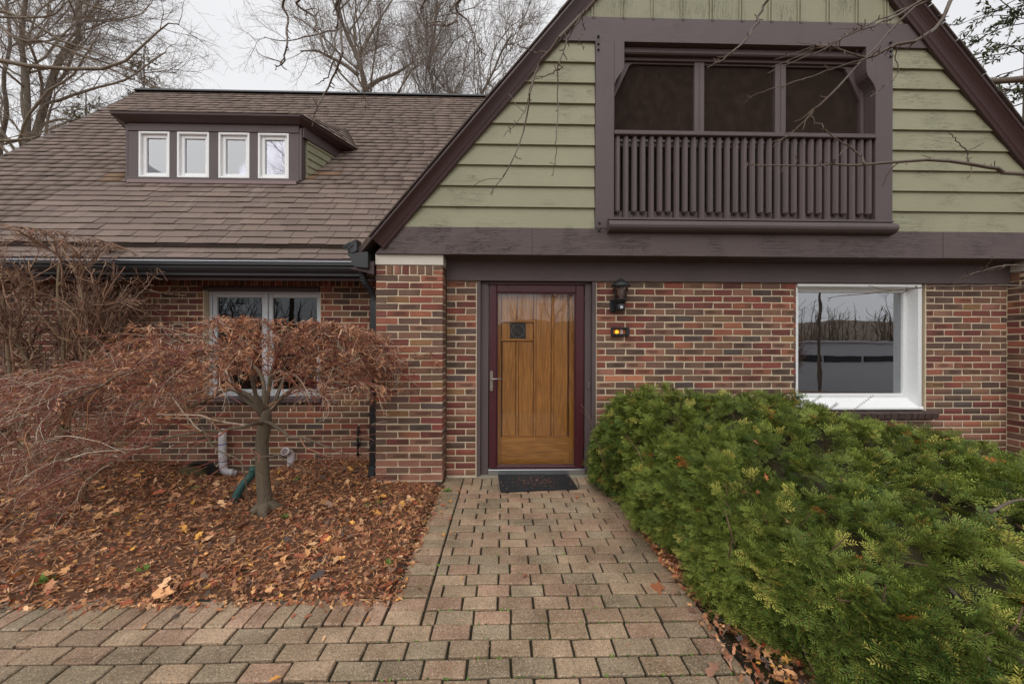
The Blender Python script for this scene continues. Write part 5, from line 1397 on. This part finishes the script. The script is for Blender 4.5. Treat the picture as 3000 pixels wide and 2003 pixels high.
# side face towards the path
M = 4000; ys = rng.uniform(-2.8, -.05, M); zt = H(xe(ys)+.3, ys); zs = rng.uniform(.02, 1, M)**.8*zt*.98
xs_ = xe(ys)+np.interp(zs/np.maximum(zt, .1), [0, .25, .6, 1], [.10, .03, .02, .26])+.05*np.sin(ys*7+zs*5)+rng.exponential(.03, M)
P2 = np.stack([xs_, ys, zs], 1); d2 = rnorm(np.array([-.75, -.25, -.1])+rng.normal(0, .5, (M, 3)))
P = np.concatenate([P, P2]); dd = np.concatenate([dd, d2]); n = len(P); shoot = np.concatenate([shoot, rng.normal(0, .2, M)])
upv = rnorm(np.array([0, 0, 1.0])+rng.normal(0, .45, (n, 3))); sd_ = rnorm(np.cross(upv, dd)); uu = np.cross(dd, sd_)
cl = .5+.5*np.sin(P[:, 0]*3.1+P[:, 1]*2.3)*np.cos(P[:, 1]*4.1-P[:, 0])
g0, g1, g2 = c3(68, 90, 38), c3(136, 150, 66), c3(182, 176, 86)
tn = np.clip(cl*.45+.26+shoot+rng.normal(0, .2, n), 0, 1)[:, None]; base = g0*(1-tn)+g1*tn
m2 = rng.random((n, 1)) < .07; base = np.where(m2, g2*.95, base)
dead = rng.random((n, 1)) < .006; base = np.where(dead, c3(186, 104, 48), base)
parts = []; far = np.linalg.norm(P-CAM, axis=1) > 3.1; ix = np.where(far, rng.integers(7, 12, n), rng.integers(0, 7, n)); sc = rng.uniform(.75, 1.3, n)
for k in range(len(SP)):
    m_ = np.where(ix == k)[0]; T0, tc_ = SP[k]
    Rm = np.stack([dd[m_], sd_[m_], uu[m_]], 1)*sc[m_, None, None]      # rows: images of x, y, z
    V = np.einsum('vi,nij->nvj', T0, Rm)+P[m_][:, None]
    C = base[m_][:, None]*np.abs(tc_)[None, :, None]
    C = np.where((tc_ < 0)[None, :, None], c3(110, 92, 50)[None, None], C)
    parts.append((V.reshape(-1, 3), np.arange(V.shape[0]*V.shape[1]).reshape(-1, 4), C.reshape(-1, 3)))
v, f, c = merge(parts); np_obj('foliage', v-yb_, f, 'needle', ye, c, 'stuff')
# brown leaves caught in the top
n = 70; x = rng.uniform(1.1, 4.6, n); y = rng.uniform(-2.7, -.3, n)
YL = (x, y)
# woody inside: closed hull in old-needle brown, added to block light through; then stems
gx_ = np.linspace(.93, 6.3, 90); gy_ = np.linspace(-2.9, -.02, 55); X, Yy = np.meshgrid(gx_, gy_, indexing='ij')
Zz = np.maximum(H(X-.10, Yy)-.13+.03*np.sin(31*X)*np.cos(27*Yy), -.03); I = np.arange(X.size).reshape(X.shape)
np_obj('inner_blocking_hull', np.stack([X, Yy, Zz], -1).reshape(-1, 3)-yb_, np.stack([I[:-1, :-1], I[1:, :-1], I[1:, 1:], I[:-1, 1:]], -1).reshape(-1, 4), 'needle', ye, c3(58, 52, 32))
n = 420; x = rng.uniform(1.1, 5.5, n); y = rng.uniform(-2.7, -.2, n); p = np.stack([x, y, np.zeros(n)], 1)
A, AR = grow(p, np.stack([rng.normal(0, .5, n), rng.normal(-.1, .4, n), np.ones(n)], 1), H(x, y)*.98+.05, 7, .18, (0, 0, 1), .02, rng.uniform(.004, .011, n), np.full(n, .003))
v, f = poly_segs(A, AR, 5); np_obj('inner_stems', v-yb_, f, 'bark', ye, c3(112, 90, 70), 'stuff')
st = MB()
for pts, r_ in (([at(2740, 1660, -2.1), at(2800, 1560, -2.0), at(2870, 1450, -1.9)], .009), ([at(2900, 1500, -2.3), at(2960, 1470, -2.3), at(3010, 1460, -2.3)], .008), ([at(2780, 1720, -2.45), at(2850, 1780, -2.5), at(3020, 1765, -2.5)], .009), ([at(2890, 1920, -2.7), at(2930, 2010, -2.75)], .007), ([at(2420, 1820, -2.45), at(2490, 1860, -2.4), at(2610, 1870, -2.4)], .007)):
    MB().tube(spline(pts, 9)-yb_, list(np.linspace(r_, r_*.6, 9)), 7).obj('dead_stick', 'tree_bark', ye, True)
for pts in ([at(2490, 1215, -.5), at(2515, 1190, -.5), at(2556, 1160, -.5)], [at(2430, 1200, -.5), at(2452, 1182, -.5)], [at(2360, 1190, -.5), at(2405, 1160, -.5)]):
    tw_ = []; q = spline(pts, 14); dq = rnorm(np.gradient(q, axis=0))
    for s_ in (-1, 1):
        nd = rnorm(dq*.6+s_*np.cross(dq, [0, 1, 0])*.9+rng.normal(0, .1, q.shape)); wv = rnorm(np.cross(nd, [0, 1, 0]))*.002
        V = np.stack([q, q+nd*.011+wv, q+nd*.023, q+nd*.011-wv], 1); tw_.append((V.reshape(-1, 3), np.arange(len(q)*4).reshape(-1, 4), c3(66, 78, 44)))
    v_, f_ = poly_segs(q[None], np.full((1, 14), .0022), 4); tw_.append((v_, f_, c3(116, 92, 60)))
    v, f, c = merge(tw_); np_obj('leader_shoot', v-yb_, f, 'needle', ye, c, 'stuff')

# ------------------------------------------------------------------ fallen leaves
LC = np.stack([c3(178, 122, 84), c3(156, 106, 74), c3(202, 148, 98), c3(134, 90, 66), c3(212, 166, 122), c3(166, 88, 58), c3(122, 96, 78), c3(220, 160, 76), c3(84, 72, 66)])
def leaf_field(x, y, z, size, w, tilt=.45):
    """broad curled leaves: a fan of four quads with lobes"""
    N = len(x); a = rng.uniform(0, 6.28, N); tx, ty = rng.normal(0, tilt, N), rng.normal(0, tilt, N)
    n_ = rnorm(np.stack([tx, ty, np.ones(N)], 1)); u = rnorm(np.cross(n_, np.stack([np.cos(a), np.sin(a), 0*a], 1))); v_ = np.cross(n_, u)
    asp = rng.uniform(.45, .95, N)[:, None]; s = size[:, None]; cu = rng.uniform(-.1, .5, N)[:, None]; cv = rng.uniform(-.3, .4, N)[:, None]
    c0 = np.stack([x, y, z], 1)
    def pt(a_, b_): return c0+u*s*a_*asp+v_*s*b_+n_*s*(cu*a_*a_+cv*b_*b_)
    j = lambda: 1+rng.normal(0, .18, (N, 1))
    V = [pt(0, -.5), pt(.32*j(), -.30), pt(.22, -.02), pt(.46*j(), .12*j()), pt(.16, .25), pt(0, .55*j()), pt(-.16, .25), pt(-.46*j(), .12*j()), pt(-.22, -.02), pt(-.32*j(), -.30), pt(0, 0.05)]
    V = np.stack(V, 1).reshape(-1, 3); b = (np.arange(N)*11)[:, None, None]
    F = (np.array([[0, 1, 2, 10], [10, 2, 3, 4], [10, 4, 5, 6], [10, 6, 7, 8], [0, 10, 8, 9]])[None]+b).reshape(-1, 4)
    col = LC[rng.choice(len(LC), N, p=w)]*np.clip(rng.normal(1, .18, (N, 1)), .55, 1.5)
    return V, F, np.repeat(col, 11, 0)
W1 = [.22, .17, .13, .13, .07, .12, .08, .03, .05]
def bed(n):
    x = rng.uniform(-6.2, -.62, n*3); y = rng.uniform(-2.0, .55, n*3)
    near = 1/np.maximum(1, np.hypot(x, y+3.97)-1.2); k = rng.random(n*3) < near*1.2+.15
    k &= y > -1.875-.03*np.sin(x*5)+.02*np.sin(x*17)-np.abs(rng.normal(0, .025, n*3))
    k &= x < -.655+.03*np.sin(y*9)+np.abs(rng.normal(0, .03, n*3))
    return x[k][:n], y[k][:n]
x, y = bed(12000); xa = np.concatenate([rng.uniform(-3.4, -.62, 1100), rng.uniform(-.74, -.60, 500)]); ya = np.concatenate([rng.uniform(-1.93, -1.74, 1100), rng.uniform(-1.9, -.25, 500)])
x = np.concatenate([x, xa]); y = np.concatenate([y, ya]); z = np.maximum(ground_z(x, y)+rng.uniform(.004, .03, len(x)), np.where((y < -1.86) | (x > -.65), .004, -9))
p1_ = leaf_field(x, y, z, .014+.05*rng.beta(1.3, 3.2, len(x)), W1, .6)
x2 = rng.uniform(-5.2, -.75, 460); y2 = rng.uniform(-1.88, .1, 460)
p2_ = leaf_field(x2, y2, ground_z(x2, y2)+.03, rng.uniform(.05, .11, 460), [.20, .12, .22, .06, .14, .09, .05, .09, .03], .5)
x, y = bed(23000); n = len(x); z = np.maximum(ground_z(x, y)+rng.uniform(.008, .035, n), np.where((y < -1.86) | (x > -.65), .005, -9))
d = rnorm(np.stack([rng.normal(0, 1, n), rng.normal(0, 1, n), rng.normal(0, .3, n)], 1))
p3_ = strips(np.stack([x, y, z], 1), d, rng.uniform(.02, .055, n), rng.uniform(.002, .005, n), LC[rng.choice(len(LC), n, p=[.3, .22, .14, .14, .08, .09, .03, 0, 0])], .35)
v, f, c = merge([p1_, p2_, p3_])
lf = np_obj('leaf_litter', v, f, 'leaf', None, c, 'stuff'); tag(lf, 'thick brown leaf litter covering the planting bed', 'leaf litter')
# litter under the hedge and along the right edge of the path
n = 3600; y = rng.uniform(-2.95, -.1, n); x = 1.10+np.abs(rng.normal(0, .09, n))-.03+np.where(y < -1.8, rng.uniform(-.06, .45, n), 0)
q1 = leaf_field(x, y, rng.uniform(.008, .05, n), .014+.06*rng.beta(1.2, 2.6, n), W1, .6)
v, f, c = merge([q1]); lf = np_obj('leaf_litter', v, f, 'leaf', None, c, 'stuff'); tag(lf, 'loose brown leaves along the foot of the yew hedge', 'leaf litter')
# fine needles in the joints and on the mat
n = 5200; x = rng.uniform(-2.6, 1.12, n); y = rng.uniform(-2.5, -.06, n)
edge = np.clip((x-.55)/.5, .18, 1); jt = np.abs(((y+.235)/PD) % 1-.5) > .38
k = (rng.random(n) < np.where(jt, .8, .30)*edge+.05) & ((x > -.64) | (y < -2.03)); x, y = x[k], y[k]
onmat = (np.abs(x-.345) < .37) & (np.abs(y+.185) < .21)
x = np.concatenate([x, .345+rng.normal(0, .16, 260).clip(-.36, .36)]); y = np.concatenate([y, -.20+rng.normal(0, .09, 260).clip(-.18, .19)])
om = np.concatenate([onmat, np.ones(260, bool)]); n = len(x)
d = rnorm(np.stack([rng.normal(0, 1, n), rng.normal(0, 1, n), rng.normal(0, .12, n)], 1))
col = np.stack([c3(178, 108, 66), c3(150, 88, 56), c3(196, 150, 108)])[rng.choice(3, n)]
v, f, c = strips(np.stack([x, y, np.where(om, .019, .004)], 1), d, rng.uniform(.012, .028, n), rng.uniform(.0008, .0018, n), col, .15)
nl = np_obj('needle_litter', v, f, 'leaf', None, c, 'stuff'); tag(nl, 'fine orange dead needles strewn over pavers and mat', 'needle litter')
# moss in the paver joints
n = 900; x = rng.uniform(-.64, 1.05, n); k = rng.integers(0, 22, n); y = -.235-PD*k+rng.normal(0, .002, n)
mo = leaf_field(x, y, np.full(n, -.006), rng.uniform(.008, .022, n), [1]+[0]*8, .3); 
ms = np_obj('joint_moss', mo[0], mo[1], 'leaf', None, np.repeat(jcol(c3(92, 118, 40), n, 1, .3), 11, 0), 'stuff'); tag(ms, 'small green moss tufts in the paver joints', 'moss')
x, y = YL; q1 = leaf_field(x, y, H(x, y)+.005, rng.uniform(.03, .07, len(x)), W1, .6)
np_obj('caught_leaves', q1[0]-yb_, q1[1], 'leaf', ye, q1[2], 'stuff')
n = 90; x = np.concatenate([rng.uniform(-3, -.7, 60), -.62+np.abs(rng.normal(0, .10, 30))]); y = np.concatenate([-1.9-np.abs(rng.normal(0, .07, 60)), rng.uniform(-1.9, -.4, 30)])
q1 = leaf_field(x, y, np.full(n, .006), rng.uniform(.015, .05, n), W1, .2)
bl_ = np_obj('blown_leaves', q1[0], q1[1], 'leaf', None, q1[2], 'stuff'); tag(bl_, 'scraps of brown leaf blown onto the pavers along the bed', 'leaf litter')
# single leaves lying apart
def one_leaf(x, y, z, s, col, label):
    o = None
    V, F, C = leaf_field(np.array([0.]), np.array([0.]), np.array([s*.08]), np.array([s]), W1, .25)
    o = np_obj('fallen_leaf', V, F, 'leaf', None, np.tile(c3(*col), (11, 1))); o.location = (x, y, z)
    return tag(o, label, 'leaf', 'single leaves lying on the paving')
def gpt(px, py):
    d = FW*FPX+RT*(px-1500)-UP*(py-CYP); t = (0-CAM[2])/d[2]; q = CAM+d*t; return float(q[0]), float(q[1])
for px, py, s, col, lab in ((806, 1990, .045, (214, 150, 70), 'yellow leaf on the pavers at the lower edge left of centre'),
                            (298, 1776, .05, (92, 74, 64), 'dark brown leaf on the soldier course of the left path'),
                            (1690, 1458, .045, (196, 110, 56), 'orange leaf on the pavers just right of the mat'),
                            (1345, 1438, .05, (190, 130, 100), 'tan leaf on the path corner near the brick pier'),
                            (1538, 1690, .06, (150, 84, 52), 'narrow red-brown leaf in the middle of the path'),
                            (1925, 1725, .10, (146, 86, 52), 'long brown leaf at the hedge edge of the path'),
                            (2130, 1930, .09, (190, 148, 122), 'large pale curled leaf at the lower right end of the path'),
                            (2090, 1965, .10, (150, 110, 88), 'large grey-brown leaf nearest the camera beside the hedge'),
                            (2180, 1890, .09, (176, 120, 92), 'tan leaf caught where path and hedge meet'),
                            (1760, 1405, .09, (140, 88, 54), 'curled brown leaf at the foot of the right door jamb')):
    x, y = gpt(px, py); one_leaf(x, y, .004, s, col, lab)
# ------------------------------------------------------------------ little weeds
def weed(px, py, s, label, zz=None):
    x, y = gpt(px, py); z = float(ground_z(np.array(x), np.array(y)))+.015 if x < -.66 else .0
    e = empty('weed', (x, y, z), label, 'weed', 'small green weeds'); n = 14; s = s*.8
    a = rng.uniform(0, 6.28, n); el = rng.uniform(.3, 1.1, n)
    d = np.stack([np.cos(a)*np.cos(el), np.sin(a)*np.cos(el), np.sin(el)], 1)
    v, f, c = strips(d*s*.25, d, np.full(n, s*.8)*rng.uniform(.6, 1, n), np.full(n, s*.13), jcol(c3(106, 134, 60), n, 1, .25), -.4)
    np_obj('leaves', v, f, 'leaf', e, c)
    v, f = segs(np.zeros((n, 3)), d*s*.4, np.full(n, .0016), np.full(n, .001), 4); np_obj('stems', v, f, 'twig', e, c3(120, 140, 70))
for px, py, s, lab in ((1312, 1440, .08, 'bright seedling in the path joint before the brick pier'), (420, 1690, .07, 'leafy weed in the leaf litter toward the left path'), (135, 1720, .08, 'upright weed near the left end of the leaf litter'),
                       (835, 1535, .06, 'weed right of the maple roots'), (1140, 1670, .06, 'low weed beside the path edge in front of the pier'), (1075, 1500, .05, 'tiny weed cluster in front of the brick pier'),
                       (1110, 1490, .05, 'tiny weed nearest the pier corner'), (870, 1425, .06, 'weed climbing beside the short white pipe'), (570, 1440, .05, 'weed below the wing window left of the trunk'),
                       (340, 1525, .05, 'pale weed in dark mulch under the clipped shrub')):
    weed(px, py, s, lab)
# ------------------------------------------------------------------ across the street, seen in the glass
wb = empty('white_building', (16, -30, -4), 'long low white building mirrored in the picture window', 'building')
def wbx(n_, mat, x0, x1, y0, y1, z0, z1): return lb(n_, mat, wb, x0, x1, y0, y1, z0, z1, .01)
wbx('wall', 'white_wall', 11, 90, -40, -30, -6, 1.5); wbx('roof_edge', 'white_wall', 10.8, 90.2, -40.2, -29.8, 1.5, 1.7)
for k in range(19): wbx('window', 'far_window', 12+k*3.9, 15.6+k*3.9, -30.02, -29.9, -.35, .25)
def copy_tree(e, loc, label, rz, sc):
    c = e.copy(); COL.objects.link(c); c.location = loc; c.rotation_euler = (0, 0, rz); c.scale = (sc,)*3
    c['label'] = label; c['group'] = 'bare trees across the street'
    for ch in e.children:
        k = ch.copy(); COL.objects.link(k); k.parent = c
i = 0
for key, x, y, rz, sc in (('d', 9, -16, 1.0, .7), ('e', 15, -14, 2.2, .7), ('f', 21, -19, .4, .8), ('a', 3, -18, 3.0, .8), ('b', -5, -17, 1.4, .8), ('d', -12, -15, 4.0, .7), ('e', 28, -20, 5.0, .9), ('f', -1, -22, 2.6, .9)):
    i += 1
    copy_tree(T[key][0], (x, y, float(ground_z(np.array(0.), np.array(float(y))))), 'bare tree across the street mirrored in the window glass', rz, sc)

# leafless wood on the far rise: one mass
n = 420; x = rng.uniform(-50, 110, n); y = rng.uniform(-75, -48, n); p = np.stack([x, y, np.full(n, -5.3)], 1)
A, AR = grow(p, np.stack([rng.normal(0, .08, n), rng.normal(0, .08, n), np.ones(n)], 1), rng.uniform(8, 15, n), 8, .05, (0, 0, 1), .05, rng.uniform(.08, .22, n), np.full(n, .04))
m = 3400; p, d, r_, i = spawn(A, AR, m, .25, 1, .7, .25)
B, BR = grow(p, d, rng.uniform(1.0, 3.2, m), 4, .15, (0, 0, 1), .08, np.minimum(r_*.6, .06), np.full(m, .025))
v1, f1 = poly_segs(A, AR, 4); v2, f2 = poly_segs(B, BR, 3)
v, f, c = merge([(v1, f1, c3(96, 82, 70)), (v2, f2, c3(108, 90, 76))])
fw_ = np_obj('far_woods', v, f, 'far_bark', None, c, 'stuff'); tag(fw_, 'distant leafless woods mirrored in the door and window glass', 'woods')

# wooded rise beyond the street
hx = np.linspace(-160, 200, 60); hy = np.array([-52, -62, -75, -95, -130, -200.]); hz = np.array([-5.6, -2.5, 2.0, 6.0, 9.0, 8.0])
X, Yy = np.meshgrid(hx, hy, indexing='ij'); Zz = hz[None]+.8*np.sin(X*.11)+.5*np.sin(X*.31+Yy*.2); Zz[:, 0] = -5.6
I = np.arange(X.size).reshape(X.shape)
plain('wooded_slope', S(112, 94, 78, .8), .95, .45, .8, .8)
np_obj('hills', np.stack([X, Yy, Zz], -1).reshape(-1, 3), np.stack([I[:-1, :-1], I[1:, :-1], I[1:, 1:], I[:-1, 1:]], -1).reshape(-1, 4)[:, ::-1], 'wooded_slope', kind='structure', sm=True)
for x, y, sc, lab in ((7.5, -9.5, 1.0, 'nearest'), (10.5, -11.0, 1.2, 'middle'), (13.5, -12.5, 1.1, 'farthest')):
    c = se.copy(); COL.objects.link(c); c.location = (x, y, float(ground_z(np.array(0.), np.array(y)))); c.scale = (sc,)*3
    c['label'] = 'bare bush mirrored in the picture window, the %s of three' % lab; c['group'] = 'bushes across the street'
    for ch in se.children:
        k = ch.copy(); COL.objects.link(k); k.parent = c
